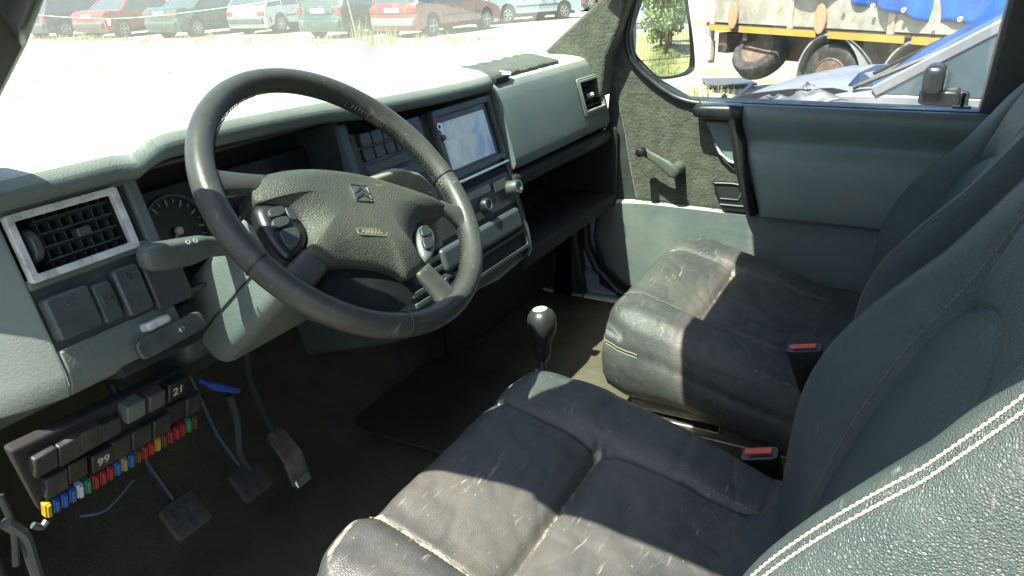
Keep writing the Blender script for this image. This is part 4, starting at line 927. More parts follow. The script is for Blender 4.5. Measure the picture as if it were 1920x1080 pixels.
for (t,s,w_,h_,d_,mm_,lb) in ((.10,.40,.026,.030,.014,rel,0),(.10,.75,.026,.028,.014,rel,0),(.22,.40,.024,.030,.010,BLACK,0),(.22,.74,.026,.03,.014,rel,0),(.345,.38,.028,.028,.014,BLACK,'99'),(.34,.74,.028,.03,.012,rel,0),(.46,.38,.026,.03,.012,rel,0),(.455,.72,.026,.026,.010,rel,0),
      (.585,.37,.028,.03,.012,rel,0),(.60,.86,.025,.025,.020,relp,0),(.715,.36,.026,.03,.012,rel,0),(.735,.84,.023,.024,.018,relq,0),(.83,.42,.026,.03,.008,SHADE_BLACK,0),(.875,.84,.028,.028,.016,BLACK,'21'),(.94,.42,.024,.03,.012,rel,0)):
    p=along(t,s); T=FBM@Matrix.Translation((p.x,p.y,0))@Matrix.Rotation(fa,4,'Z')
    m=MB(T); m.box((0,0,d_*.35-.002),(w_,h_,d_*.7+.004)); r_=m.build('relay',mm_,fb,bevel=.002)
    if lb: text(lb,'relay_number',MT['dial_marks'],T@Matrix.Translation((0,0,d_*.7+.0004)),.016,.0003,r_,1.0,.0003)
m=MB(); 
for k,(a,b,c) in enumerate((((150,968),(200,955),(250,900)),)):
    m.tube(smooth_poly([hy(*a,.80),hy(*b,.80),hy(*c,.81)],6,False),.0014,6)
m.build('wire',mat('wire_blue',(.05,.09,.13),.4),fb)
for k,(pp_,mt_) in enumerate(((((10,980),(45,1005),(60,1050),(70,1080)),CHARC),(((0,930),(25,990),(30,1060)),DARK),(((62,985),(78,988),(88,976)),CHARC))):
    m=MB(); m.tube(smooth_poly([hy(u,v,.81) for u,v in pp_],6,False),.007 if k==0 else .004,8); tag(m.build('cable',mt_,top=tuple(hy(*pp_[0],.81))),['thick grey cable hanging left of the fuse box','dark cable at the left picture edge by the fuse box','short grey cable end under the yellow fuse'][k],'cable')
m=MB(); 
m.tube(smooth_poly([hy(u,v,.86) for u,v in ((430,740),(445,790),(450,850),(470,880))],5,False),.006,8)
tag(m.build('wiring_loom',DARK,top=(-.5,.86,.5)),'dark loose wiring hanging down towards the brake pedal','wiring')
m=MB(); m.tube(smooth_poly([hy(u,v,.84) for u,v in ((372,712),(395,722),(420,728),(450,733))],5,False),[.003]*5+[.006]*6+[.005]*4+[.002],8); tag(m.build('blue_connector',mat('blue_plastic',(.02,.06,.35),.4),top=tuple(hy(372,712,.84))),'small blue plug hanging in the dark beneath the column','plug')
# ================================================================ pedals
def pedal(u,v,y,w_,h_,label,kind,tilt=40):
    c=hy(u,v,y); T=frame(c,(1,0,0),(0,math.sin(R(tilt)),math.cos(R(tilt))))
    o=thing('pedal',tuple(c),label,'pedal','foot pedals')
    if kind=='pad':
        m=MB(T); m.prism(rrect(-w_/2,-h_/2,w_/2,h_/2,.008,4),-.006,.004); p=m.build('pedal_pad',RUBBER,o,bevel=.003)
        m=MB(T)
        for i in range(3): m.box((-w_/3+i*w_/3,0,.005),(.004,h_*.8,.003))
        for j in range(2): m.box((0,(-.5+j)*h_*.4,.005),(w_*.85,.004,.003))
        m.build('pedal_tread',mat('worn_rubber',(.04,.038,.033),.6),o)
        m=MB(T); m.tube([(0,.01,-.006),(0.006,.09,-.015),(.02,.22,.01),(.02,.34,.06)],[.008,.009,.010,.012],8,sx=.6); m.build('pedal_arm',DARK,o)
    else:
        rings=[]
        for t,ww in ((0,.014),(.08,.021),(.5,.022),(.9,.020),(1,.013)):
            y_=-h_/2+h_*t; rings.append([T@Vector((x,y_,zz+.014*math.sin(t*3.1))) for x,zz in rrect(-ww,-.004,ww,.005,.003,3)])
        m=MB(); m.loft(rings); m.build('pedal_plate',mat('worn_pedal',(.12,.09,.06),.45,var=.3,vscale=25,dirt=(.25,.26,.27),dscale=12,damt=.6),o,ang=60)
        m=MB(T); m.prism(rrect(-.018,-h_/2-.003,.018,-h_/2+.016,.005,3),-.002,.010); m.build('pedal_tip',CHROME,o,bevel=.003)
        m=MB(T); m.tube([(0,h_/2-.01,.0),(0,h_/2+.10,.02),(.01,h_/2+.2,.08)],.007,8); m.build('pedal_arm',DARK,o)
pedal(347,965,.86,.062,.055,'clutch pedal, leftmost black grid pad under the column','pad')
pedal(470,900,.87,.060,.055,'brake pedal, black grid pad between clutch and accelerator','pad')
pedal(538,858,.92,.04,.11,'long brown accelerator pedal with a shiny worn tip','acc',30)
# ================================================================ outside: ground
def gz(x,y): return -.62-.33*sm(4.5,9.5,x)*(1-sm(3.5,8,y))+.03*noise.noise(Vector((x*.3,y*.3,0)))
def axis_vals():
    a=[0]; s=.5
    while a[-1]<400: a.append(a[-1]+s); s*=1.07 if a[-1]>22 else 1.0
    return sorted(set([-v for v in a]+a))
av=axis_vals(); V=[(x,y,gz(x,y)) for y in av for x in av]; n=len(av)
GM=bpy.data.materials.new('dry_ground'); GM.use_nodes=True; N_=GM.node_tree.nodes; L_=GM.node_tree.links; b_=N_['Principled BSDF']; b_.inputs['Roughness'].default_value=.95
tc=N_.new('ShaderNodeTexCoord'); n1=N_.new('ShaderNodeTexNoise'); n1.inputs['Scale'].default_value=.9; n1.inputs['Detail'].default_value=9; n1.inputs['Roughness'].default_value=.72; L_.new(tc.outputs['Object'],n1.inputs['Vector'])
cr_=N_.new('ShaderNodeValToRGB'); e=cr_.color_ramp.elements; e[0].position=.47; e[0].color=(.31,.285,.235,1); e[1].position=.68; e[1].color=(.19,.21,.06,1); L_.new(n1.outputs[0],cr_.inputs[0]); L_.new(cr_.outputs[0],b_.inputs['Base Color'])
n2=N_.new('ShaderNodeTexNoise'); n2.inputs['Scale'].default_value=30; n2.inputs['Detail'].default_value=6; L_.new(tc.outputs['Object'],n2.inputs['Vector']); bp=N_.new('ShaderNodeBump'); bp.inputs['Strength'].default_value=.6; bp.inputs['Distance'].default_value=.03; L_.new(n2.outputs[0],bp.inputs['Height']); L_.new(bp.outputs[0],b_.inputs['Normal'])
GV=V; m=MB(); m.add(V,[(j*n+i,j*n+i+1,(j+1)*n+i+1,(j+1)*n+i) for j in range(n-1) for i in range(n-1)]); structure(m.build('ground',GM,ang=180))
gy=[i*.5 for i in range(-120,-7)]; gx=[i*.5 for i in range(-30,60)]; q_=len(gx)
m=MB(); m.add([(x+.3*math.sin(y),y+.2*math.sin(x*2),gz(x,y)+.012) for y in gy for x in gx],[(j*q_+i,j*q_+i+1,(j+1)*q_+i+1,(j+1)*q_+i) for j in range(len(gy)-1) for i in range(q_-1)])
structure(m.build('grass_field',mat('meadow_ground',(.22,.23,.09),.95,var=.4,vscale=2),ang=180))
m=MB(); gy=[-8.1+i*.45 for i in range(17)]; gx=[-9+i*.45 for i in range(25)]; q_=len(gx)
m.add([(x+.25*math.sin(y*2),y+.25*math.sin(x*3),gz(x,y)+.008) for y in gy for x in gx],[(j*q_+i,j*q_+i+1,(j+1)*q_+i+1,(j+1)*q_+i) for j in range(len(gy)-1) for i in range(q_-1)])
structure(m.build('bounce_cut_ground',mat('added_dark_ground',(.055,.055,.038),.95,var=.4,vscale=3,dirt=(.09,.10,.04),dscale=2,damt=.6),ang=180))  # unseen dark ground, added to cut bounce light into the cab
# grass tufts (uncountable)
GRM=mat('dry_grass',(.26,.26,.10),.9,var=.4,vscale=3)
m=MB()
def tuft(x,y,h,k,sp=.15):
    z=gz(x,y)
    for _ in range(k):
        a=random.uniform(0,6.28); r0=random.uniform(0,sp); px,py=x+r0*math.cos(a),y+r0*math.sin(a); hh=h*random.uniform(.4,1); b=random.uniform(0,6.28); l=hh*random.uniform(.1,.45); w=.006+.006*random.random()
        d=Vector((math.cos(b),math.sin(b),0)); s=Vector((-d.y,d.x,0))*w
        p=Vector((px,py,z-.01)); m.add([p-s,p+s,p+d*l*.4+Vector((0,0,hh*.6))+s*.7,p+d*l*.4+Vector((0,0,hh*.6))-s*.7,p+d*l+Vector((0,0,hh))],[(0,1,2,3),(3,2,4)])
for i in range(130):
    y=random.uniform(10.5,30); tuft(16.9+random.uniform(-1.2,.8),y,random.uniform(.10,.30),16,.25)
for x,y,h in ((16.0,13.4,.6),(16.1,13.9,.75),(15.9,12.6,.4),(16.3,13.1,.5),(15.3,12.9,.35)): tuft(x,y,h,40,.25)
for i in range(260): tuft(random.uniform(6,16),random.uniform(3,26),random.uniform(.04,.12),10,.2)
for i in range(240): tuft(random.uniform(5.0,8.6),random.uniform(.8,4.0),random.uniform(.10,.32),14,.2)
for i in range(60): tuft(random.uniform(9,12),random.uniform(-.5,3.6),random.uniform(.1,.4),18,.2)
tag(m.build('grass',GRM,smooth=False,top=(16,14,-.62)),'pale dry grass tufts along the row of cars and beside the trailer','grass',kind='stuff')
# ================================================================ cars
CGL=mat('car_window',(.035,.05,.05),.06,spec=.8,coat=.3,var=.3,vscale=3); TYRE=mat('tyre',(.02,.02,.02),.8,var=.2,vscale=20,dirt=(.12,.10,.08),dscale=8,damt=.6); RIM=mat('wheel_rim',(.38,.40,.40),.4,metal=.6,var=.15,vscale=20)
BUMP=mat('bumper_plastic',(.04,.055,.055),.6,dirt=(.16,.15,.13),dscale=5,damt=.5); TAIL=mat('tail_lamp',(.50,.03,.02),.2,coat=.6); PLATE=mat('number_plate',(.75,.75,.72),.4,var=.05,vscale=50); LAMP=mat('lamp_clear',(.6,.62,.62),.1,spec=.9,coat=1)
def paint(name,c,metal=0): return mat(name,c,.28,metal=metal,coat=.7,var=.05,vscale=3,dirt=(.30,.28,.24),dscale=2.5,damt=.35)
def car(name,M,P,label,cat,pt,group='cars parked in a row'):
    root=thing(name,tuple(M.to_translation()),label,cat,group)
    L,W,H=P['L'],P['W'],P['H']; wr_=P.get('wr',.30); xr,xf=P.get('xr',.78),L-P.get('of',.85); gc=.20; belt=P.get('belt',.92); hood=P.get('hood',.80); trunk=P.get('trunk',None)
    def arch(xc): return [(xc+(wr_+.06)*math.cos(R(a)),wr_+.02+(wr_+.06)*math.sin(R(a))) for a in range(0,181,15)]
    tl=P['tail']; gr=P['rear_base']; ws=P['wind_base']
    top=[(.02,.42),(0.0,.55),(.03,tl)] 
    if trunk: top+=[(.10,trunk-.03),(.18,trunk),(gr,belt+.01)]
    else: top+=[(gr,belt+.01)]
    top+=[(ws,belt-.01),(ws+.35,hood+.06),(L-.35,hood-.04),(L-.08,hood-.14),(L,.55),(L,.42),(L-.04,gc)]
    bot=[(.06,gc)]
    poly=bot+top+[p for p in arch(xf)]+[p for p in arch(xr)]
    rings=[]
    for y,k,kz in ((-W/2+.0,.0,1),(-W/2+.04,0,1)): pass
    def ring(y,ins,up):
        o=[]
        for x,z in poly: 
            tz=max(0,(z-.55))/.4; o.append(M@Vector((x+(ins*.5 if x<.5 else -ins*.5 if x>L-.5 else 0),y*(1-.06*tz)if True else y,z+up*tz)))
        return o
    m=MB(); m.loft([ring(-W/2,.06,-.03),ring(-W/2+.06,.015,0),ring(-W/4,0,.01),ring(0,-.02,.02),ring(W/4,0,.01),ring(W/2-.06,.015,0),ring(W/2,.06,-.03)]); body=m.build('body',pt,root,ang=30,bevel=.012)
    # greenhouse
    rb,rt,ft,fb_=P['rear_base'],P['roof_rear'],P['roof_front'],ws
    def gring(z,t):
        a=rb+(rt-rb)*t; c=fb_+(ft-fb_)*t; w_=(W/2*.93)-.13*t; r0=.05
        return [M@Vector((x,y,z)) for x,y in ((a+r0,-w_),(a+(c-a)*.35,-w_-.01),(a+(c-a)*.7,-w_-.008),(c-r0*2,-w_),(c,-w_*.75),(c+.05,0),(c,w_*.75),(c-r0*2,w_),(a+(c-a)*.7,w_+.008),(a+(c-a)*.35,w_+.01),(a+r0,w_),(a,w_*.8),(a-.02,0),(a,-w_*.8))]
    m=MB(); m.loft([gring(belt-.03,-.03),gring(belt+(H-belt)*.5,.5),gring(H-.03,.97)]); m.build('windows',CGL,root,ang=60)
    m=MB(); g=[gring(H-.055,.93),gring(H-.02,.96),gring(H,1.06)]; m.loft(g); m.build('roof',pt,root,ang=50)
    m=MB()
    for s_ in (-1,1):
        def gp_(x,t): w_=((W/2*.93)-.13*t+.004)*s_; return M@Vector((x,w_,belt-.02+(H-belt)*t))
        nrm=(0,0,1)
        m.bar(gp_(rb+.06,0),gp_(rt+.07,1),.05,.10); m.bar(gp_(fb_-.06,0),gp_(ft-.06,1),.05,.07)
        for fx in P.get('pill',(.52,)): 
            xb=rb+(fb_-rb)*fx; xt=rt+(ft-rt)*fx; m.bar(gp_(xb,0),gp_(xt,1),.02,.06)
    m.build('window_pillar',pt,root,bevel=.01)
    # wheels
    for xc in (xr,xf):
        for s_ in (-1,1):
            T=M@Matrix.Translation((xc,s_*(W/2-.10),wr_))@Matrix.Rotation(R(-90*s_),4,'X')
            m=MB(T); m.lathe([(wr_*.62,.09),(wr_*.9,.095),(wr_*.985,.07),(wr_,.03),(wr_,-.06),(wr_*.96,-.09),(wr_*.6,-.09)],28); ty=m.build('wheel',TYRE,root)
            m=MB(T); m.lathe([(wr_*.64,.086),(wr_*.60,.098),(wr_*.54,.088),(wr_*.50,.075),(wr_*.2,.086),(.03,.098)],24)
            for k in range(P.get('spk',6)): m.box((wr_*.36,0,.090),(wr_*.36,.045,.012),Matrix.Rotation(k*2*math.pi/P.get('spk',6),4,'Z'))
            m.build('rim',RIM,ty,ang=40)
            m=MB(M); m.lathe([(wr_+.06,-.05),(wr_+.06,.06)],20,Matrix.Translation((xc,s_*(W/2-.16),wr_+.01))@Matrix.Rotation(R(90),4,'X')); m.build('wheel_arch',SHADE_BLACK,root)
    m=MB(M); m.box((L/2,0,.24),(L-.5,W-.24,.10)); m.build('underbody',SHADE_BLACK,root)
    bm1=P.get('bumpc',BUMP)
    m=MB(M); m.loft([[Vector((x,y*(W/2+.01),z)) for x,z in ((.30 if abs(y)>.9 else -.05,.34),(.30 if abs(y)>.9 else -.07,.40),(.30 if abs(y)>.9 else -.07,.50),(.30 if abs(y)>.9 else -.03,.545))]+[Vector((.32,y*(W/2+.01)*.96,.545)),Vector((.32,y*(W/2+.01)*.96,.34))] for y in (-1,-.86,-.5,0,.5,.86,1)]); m.build('bumper',bm1,root,bevel=.012)
    m=MB(M); m.box((L-.02,0,.44),(.16,W*.96,.2)); m.build('bumper',bm1,root,bevel=.04,seg=3)
    tz=P.get('tz',.70); 
    for s_ in (-1,1):
        m=MB(M); m.box((.035,s_*(W/2-.20 if not P.get('tall') else W/2-.10),tz),(.10,.32 if not P.get('tall') else .14,.14 if not P.get('tall') else .22)); m.build('tail_lamp',TAIL,root,bevel=.02)
        m=MB(M); m.box((L-.07,s_*(W/2-.22),hood-.19),(.12,.34,.13)); m.build('headlight',LAMP,root,bevel=.025)
        if P.get('mir'):
            m=MB(M); m.box((ws-.42,s_*(W/2+.10),belt+.10),(.12,.24,.17)); dm=m.build('door_mirror',BLACK,root,bevel=.045,seg=4); m=MB(M); m.box((ws-.46,s_*(W/2+.06),belt-.01),(.22,.20,.09)); m.box((ws-.50,s_*(W/2+.01),belt-.06),(.24,.04,.16)); m.build('mirror_foot',BLACK,dm,bevel=.02); m=MB(M); m.box((ws-.484,s_*(W/2+.10),belt+.10),(.004,.19,.12)); m.build('mirror_pane',CHROME,dm)
        else: m=MB(M); m.box((ws-.15,s_*(W/2+.06),belt+.05),(.10,.18,.13)); m.build('door_mirror',pt,root,bevel=.03)
        m=MB(M); m.box((L/2,s_*(W/2+.002),P.get('strip',.56)),(L*.46,.02,.06)); m.build('side_trim',BUMP,root,bevel=.006)
        m=MB(M)
        for x in (L*.36,L*.56): m.box((x,s_*(W/2-.0195-.004),.76),(.14,.05,.025))
        m.build('door_handle',BUMP,root,bevel=.005)
        m=MB(M)
        for x in (L*.28,L*.47,L*.68): m.box((x,s_*(W/2-.0015),.55),(.008,.006,.55))
        m.build('door_gap',SHADE_BLACK,root)
    pz=P.get('pz',.70)
    m=MB(M); m.box((-.004,0,pz),(.06,.52,.12)); m.build('number_plate',PLATE,root,bevel=.004)
    m=MB(M); m.box((.030,0,tz),(.10,W*.62,.15)); m.build('tail_panel',P.get('tpm',pt),root,bevel=.01)
    return root
def place(x,y,deg): return Matrix.Translation((x,y,gz(x,y)))@Matrix.Rotation(R(deg),4,'Z')
SED=dict(L=4.45,W=1.70,H=1.41,tail=.86,trunk=.93,rear_base=.75,roof_rear=1.35,roof_front=2.55,wind_base=3.25,belt=.92)
HAT=dict(L=4.0,W=1.68,H=1.42,tail=.80,rear_base=.10,roof_rear=.50,roof_front=2.2,wind_base=2.9,belt=.90,pill=(.3,.62))
WAG=dict(L=4.55,W=1.70,H=1.46,tail=.86,rear_base=.08,roof_rear=.38,roof_front=2.7,wind_base=3.4,belt=.92,pill=(.3,.62))
car('parked_car',place(16.7,29.6,2),dict(WAG,H=1.5,tall=1,spk=5),'dark blue estate car at the left end of the row','car',paint('paint_navy',(.010,.018,.035)))
car('parked_car',place(17.0,26.7,3),dict(SED,spk=4,tz=.74,pz=.74),'red saloon with white plate, second from the left end of the row','car',paint('paint_red',(.27,.02,.012)))
car('parked_car',place(17.3,23.3,-2),dict(SED,L=4.6,W=1.76,trunk=.98,belt=.95,tail=.9,spk=7,tz=.78,pz=.80),'dark green saloon with wide boot between the red saloon and the white hatchback','car',paint('paint_green',(.015,.045,.04)))
car('parked_car',place(18.6,20.7,3),dict(HAT,tz=.66),'white hatchback with orange-red tail lamps in the middle of the row','car',paint('paint_white',(.42,.45,.44)))
car('parked_car',place(17.4,16.45,1),dict(WAG,tall=1,L=4.35,tz=.80,pz=.80,bumpc=paint('paint_dgreen2',(.015,.05,.045))),'dark green estate car behind the leaning stick','car',paint('paint_dgreen',(.015,.05,.045)))
car('parked_car',place(17.6,13.9,-2),dict(WAG,spk=4,tz=.76,pz=.76,bumpc=mat('bumper_grey',(.20,.21,.20),.6)),'red estate car with grey bumper, largest in the row','car',paint('paint_red2',(.22,.022,.016)))
car('parked_car',place(23.4,14.6,-25),dict(HAT,L=4.2,H=1.5,tall=1,tz=.95),'silver hatchback parked to the right beyond the red estate','car',paint('paint_silver',(.42,.48,.48),.3))
car('parked_car',place(32.5,13.9,150),dict(HAT,pz=.45),'small distant red car near the windscreen pillar','car',paint('paint_red3',(.30,.03,.03)))
# second row behind, only glimpsed
# stick with rope, rag, block
m=MB(); p0=hit(672,92,(0,0,1),(0,0,-.62)); zt=Vector((0,0,1)); 
m.tube([p0+Vector((0,0,-.05)),p0+Vector((.03,.10,.6)),p0+Vector((0,.17,1.1)),p0+Vector((.02,.26,1.7))],[.022,.02,.018,.015],8); tag(m.build('post',BEIGE,top=tuple(p0)),'thin leaning wooden stick in front of the dark green estate','stick')
m=MB(Matrix.Translation(hit(685,97,(0,0,1),(0,0,-.62))+Vector((0,0,.08)))@Matrix.Rotation(R(52),4,'Z')); m.box((0,0,.02),(.42,.20,.24)); m.box((-.1,0,.14),(.10,.21,.02)); tag(m.build('concrete_block',mat('concrete',(.22,.25,.21),.9,var=.3,vscale=9,bump=.6,bscale=40),bevel=.02,top=tuple(hit(685,97,(0,0,1),(0,0,-.62)))),'grey-green concrete block on the dry ground by the stick','block')
rp=[]
for u,v,x in ((0,22,15.6),(60,27,15.6),(120,32,15.6),(200,35,15.6),(280,31,15.6),(360,22,15.6),(430,13,15.6),(520,0,15.6),(600,-20,15.6),(664,-50,15.2)): rp.append(hx(u,v,x))
m=MB(); m.tube(smooth_poly(rp,5,False),.012,6); tag(m.build('rope',mat('rope_teal',(.30,.52,.48),.8),top=tuple(rp[3])),'pale teal rope slung in front of the parked cars','rope')
rc=hx(204,38,15.58); m=MB(); K=10; vv=[]
for j in range(K+1):
    for i in range(K+1):
        s,t=i/K-.5,j/K; vv.append(rc+Vector((.05*noise.noise(Vector((s*5,t*5,1))),(s*.17)*(1-.45*t)+.04*noise.noise(Vector((t*4,0,0))),.04-.20*t+.03*noise.noise(Vector((s*6,3,0))))))
m.add(vv,[(j*(K+1)+i,j*(K+1)+i+1,(j+1)*(K+1)+i+1,(j+1)*(K+1)+i) for j in range(K) for i in range(K)]); o=m.build('rag',mat('rag_white',(.75,.74,.70),.9)); so_=o.modifiers.new('t','SOLIDIFY'); so_.thickness=.006; tag(o,'small white rag tied on the rope','rag')
# ================================================================ trailer with blue tarpaulin
td=Vector((.588,.809,0)).normalized(); tn=Vector((.809,-.588,0)).normalized(); TP=Vector((11.44,3.257,0))
TRM=frame((TP.x,TP.y,0),tuple(-td),(0,0,1))        # local x runs to the right in the photo, y up, z towards the van
def tq(u,v,h=0): p=hit(u,v,tn,TP-tn*h); q=TRM.inverted()@p; return q.x,q.y
trailer=thing('trailer',(9.5,1.5,-.93),'old flatbed trailer with white side boards and yellow reflective stripe','trailer')
BOARD=mat('side_board',(.27,.26,.22),.7,var=.3,vscale=3,dirt=(.16,.10,.06),dscale=4,damt=.6,bump=.2,bscale=40)
CHASS=mat('chassis',(.07,.045,.035),.8,var=.3,vscale=6,dirt=(.18,.09,.05),dscale=8,damt=.6)
x0=tq(1322,50)[0]; Lt=8.2
m=MB(TRM); m.box((x0+Lt/2,.47,-.03),(Lt,.56,.05)); m.box((x0+Lt/2,.47,-2.45),(Lt,.56,.05)); m.box((x0+.03,.47,-1.24),(.05,.56,2.4)); m.build('side_board',BOARD,trailer,bevel=.008)
m=MB(TRM)
for k in range(5): m.box((x0+.18+k*1.62,.47,.0),(.09,.62,.05))
m.build('stanchion',mat('rusty_white',(.5,.42,.34),.7,dirt=(.25,.08,.03),dscale=6,damt=.9),trailer,bevel=.01)
m=MB(TRM); m.box((x0+Lt/2,.155,-1.24),(Lt,.05,2.44)); m.build('bed_edge',CHASS,trailer,bevel=.006)
YEL=mat('yellow_stripe',(.34,.22,.03),.5,var=.15,vscale=5,dirt=(.2,.15,.08),dscale=6,damt=.5)
for a,b_ in ((1332,1372),(1388,1532),(1556,1700)):
    xa,xb=tq(a,50)[0],tq(b_,60)[0]; m=MB(TRM); m.box(((xa+xb)/2,.115,.02),(xb-xa,.085,.012)); m.build('reflective_stripe',YEL,trailer)
xb0=tq(1700,60)[0]
m=MB(TRM); m.box((xb0+1.6,.115,.02),(3.0,.085,.012)); m.build('reflective_stripe',YEL,trailer)
m=MB(TRM); m.box((x0+Lt/2,.105,-1.2),(Lt-.1,.07,2.3)); m.box((x0+Lt/2,-.05,-.6),(Lt-.2,.22,.10)); m.box((x0+Lt/2,-.05,-1.9),(Lt-.2,.22,.10)); m.box((x0+.25,-.12,-1.2),(.2,.30,2.1)); m.box((x0+4.0,-.13,-1.15),(7.6,.42,1.3))
for k in range(6): m.box((x0+.8+k*1.3,.0,-1.2),(.1,.12,2.2))
m.build('chassis',CHASS,trailer,bevel=.01)
for u,v in ((1378,28),(1542,34)):
    q=tq(u,v); m=MB(TRM); a=.13; m.prism(smooth2:=[(q[0]+a*.75*math.sin(R(t)),q[1]-.02+.20*math.cos(R(t))*(1 if math.cos(R(t))>0 else .9)) for t in range(0,360,30)],.02,.05); m.build('side_marker',mat('faded_orange',(.45,.20,.12),.6,var=.2,vscale=20),trailer,bevel=.006)
# wheels
def tw(q,z,tiltm,label='wheel',r_=.47,par=trailer):
    T=TRM@Matrix.Translation((q[0],q[1],z))@tiltm
    m=MB(T); m.lathe([(r_*.60,.11),(r_*.72,.13),(r_*.93,.125),(r_*.99,.09),(r_,.0),(r_*.99,-.09),(r_*.93,-.125),(r_*.6,-.12)],36); 
    w_=m.build(label,TYRE,par,ang=50)
    m=MB(T); m.lathe([(r_*.62,.115),(r_*.59,.125),(r_*.55,.10),(r_*.50,.02),(r_*.42,-.01),(r_*.25,.0),(r_*.24,.05),(.06,.055)],30); 
    rm=m.build('rim',mat('rim_rust',(.11,.07,.05),.7,var=.3,vscale=8,dirt=(.2,.18,.16),dscale=7,damt=.6),w_,ang=40)
    m=MB(T)
    for k in range(8): a=k*math.pi/4; m.lathe([(.03,0),(.03,.012)],10,Matrix.Translation((r_*.36*math.cos(a),r_*.36*math.sin(a),.008)))
    m.build('rim_hole',SHADE_BLACK,rm); return w_
q=tq(1402,102); tw((q[0],q[1]),-.25,Matrix.Rotation(R(12),4,'Z')@Matrix.Rotation(R(-42),4,'X')@Matrix.Rotation(R(14),4,'Y'),r_=.42)
q=tq(1552,133); wy=-.93+.47-0.02
tw((q[0],wy+.02),-.16,Matrix.Identity(4)); tw((q[0]+1.35,wy+.02),-.16,Matrix.Identity(4))
for dxx in (0,1.35): tw((q[0]+dxx,wy+.02),-2.3,Matrix.Identity(4))
m=MB(TRM); 
for dxx in (0,1.35):
    P0=[((.56)*math.cos(R(a)),(.60)*math.sin(R(a))) for a in range(-8,189,8)]; P1=[((.535)*math.cos(R(a)),(.575)*math.sin(R(a))) for a in range(188,-9,-8)]
    m.prism([(q[0]+dxx+x,wy+.02+y) for x,y in P0+P1],-.34,-.0)
m.build('mudguard',mat('mudguard_grey',(.24,.25,.25),.5,var=.2,vscale=8,dirt=(.1,.08,.06),dscale=6,damt=.6),trailer)
m=MB(TRM); m.box((x0-.02,.15,-.15),(.08,1.1,.08)); m.box((x0-.10,-.28,-.20),(.14,.35,.12)); m.bar((x0-.05,-.3,-.2),(x0-.55,-.36,-.3),.05,.05,(0,0,1)); m.box((x0-.12,.05,-.1),(.06,.12,.06)); m.build('end_post',mat('flaked_white',(.55,.50,.45),.7,dirt=(.20,.10,.06),dscale=10,damt=.9),trailer,bevel=.01)
# tarpaulin draped over: wavy lower edge
TARP=mat('blue_tarp',(.02,.10,.45),.32,var=.12,vscale=3,bump=.2,bscale=20)
edge=[(1430,-75),(1490,-30),(1527,-5),(1565,1),(1600,10),(1635,14),(1665,22),(1692,27),(1715,36),(1740,44),(1775,40),(1820,46),(1880,52),(1980,58)]
eq=[tq(*p,.06) for p in edge]; K=200; J=40; vv=[]
xa,xb=eq[0][0],x0+Lt+.05
def ey(x):
    if x>=eq[-1][0]: return eq[-1][1]
    for i in range(len(eq)-1):
        if eq[i][0]<=x<=eq[i+1][0]: t=(x-eq[i][0])/(eq[i+1][0]-eq[i][0]); return eq[i][1]*(1-t)+eq[i+1][1]*t
    return eq[0][1]
for i in range(K+1):
    x=xa+(xb-xa)*i/K; yb=ey(x)
    for j in range(J+1):
        t=j/J; yt=1.55; y=yb+(yt-yb)*min(1,t*1.6); z=.07+.05*math.sin(x*4.2+t*2)*(1-t)+.05*noise.noise(Vector((x*2,t*4,0)))+.035*abs(noise.noise(Vector((x*5,t*5,3))))
        if t>.625: z=.05-(t-.625)/.375*2.55; y=yt+.25*math.sin((t-.625)/.375*math.pi)
        d=min(abs(x-tq(u,40)[0]) for u in (1578,1636,1694,1748)); z-=.09*math.exp(-(d/.12)**2)*max(0,1-t*3)
        vv.append((x,y,z))
m=MB(TRM); m.add(vv,[(i*(J+1)+j,(i+1)*(J+1)+j,(i+1)*(J+1)+j+1,i*(J+1)+j+1) for i in range(K) for j in range(J)])
tp=m.build('tarpaulin',TARP,ang=180,top=(9.5,1.5,.4)); s_=tp.modifiers.new('t','SOLIDIFY'); s_.thickness=.004; tag(tp,'bright blue tarpaulin draped over the trailer','tarpaulin')
for u,v in ((1578,4),(1636,11),(1694,19),(1748,35),(1800,36)):
    q_=tq(u,v,.09); m=MB(TRM@Matrix.Translation((q_[0],q_[1],.085))); m.ringframe([(.028*math.cos(a*.524),.028*math.sin(a*.524)) for a in range(12)],[(.013*math.cos(a*.524),.013*math.sin(a*.524)) for a in range(12)],-.01,.012); m.build('eyelet',VENTW,tp)
# thin grey plank on the ground under the end of the trailer
m=MB(); m.prism3([hit(u,v,(0,0,1),(0,0,-.90)) for u,v in ((1315,150),(1400,148),(1420,160),(1330,164))],(0,0,.03)); tag(m.build('plank',STEELD,top=tuple(hit(1350,155,(0,0,1),(0,0,-.9)))),'grey plank lying on the ground below the spare wheel','plank')
# ================================================================ wrecked car beside the van
SIL=mat('wreck_paint',(.17,.18,.205),.45,metal=.1,coat=.15,var=.06,vscale=2,dirt=(.35,.34,.32),dscale=4,damt=.2)
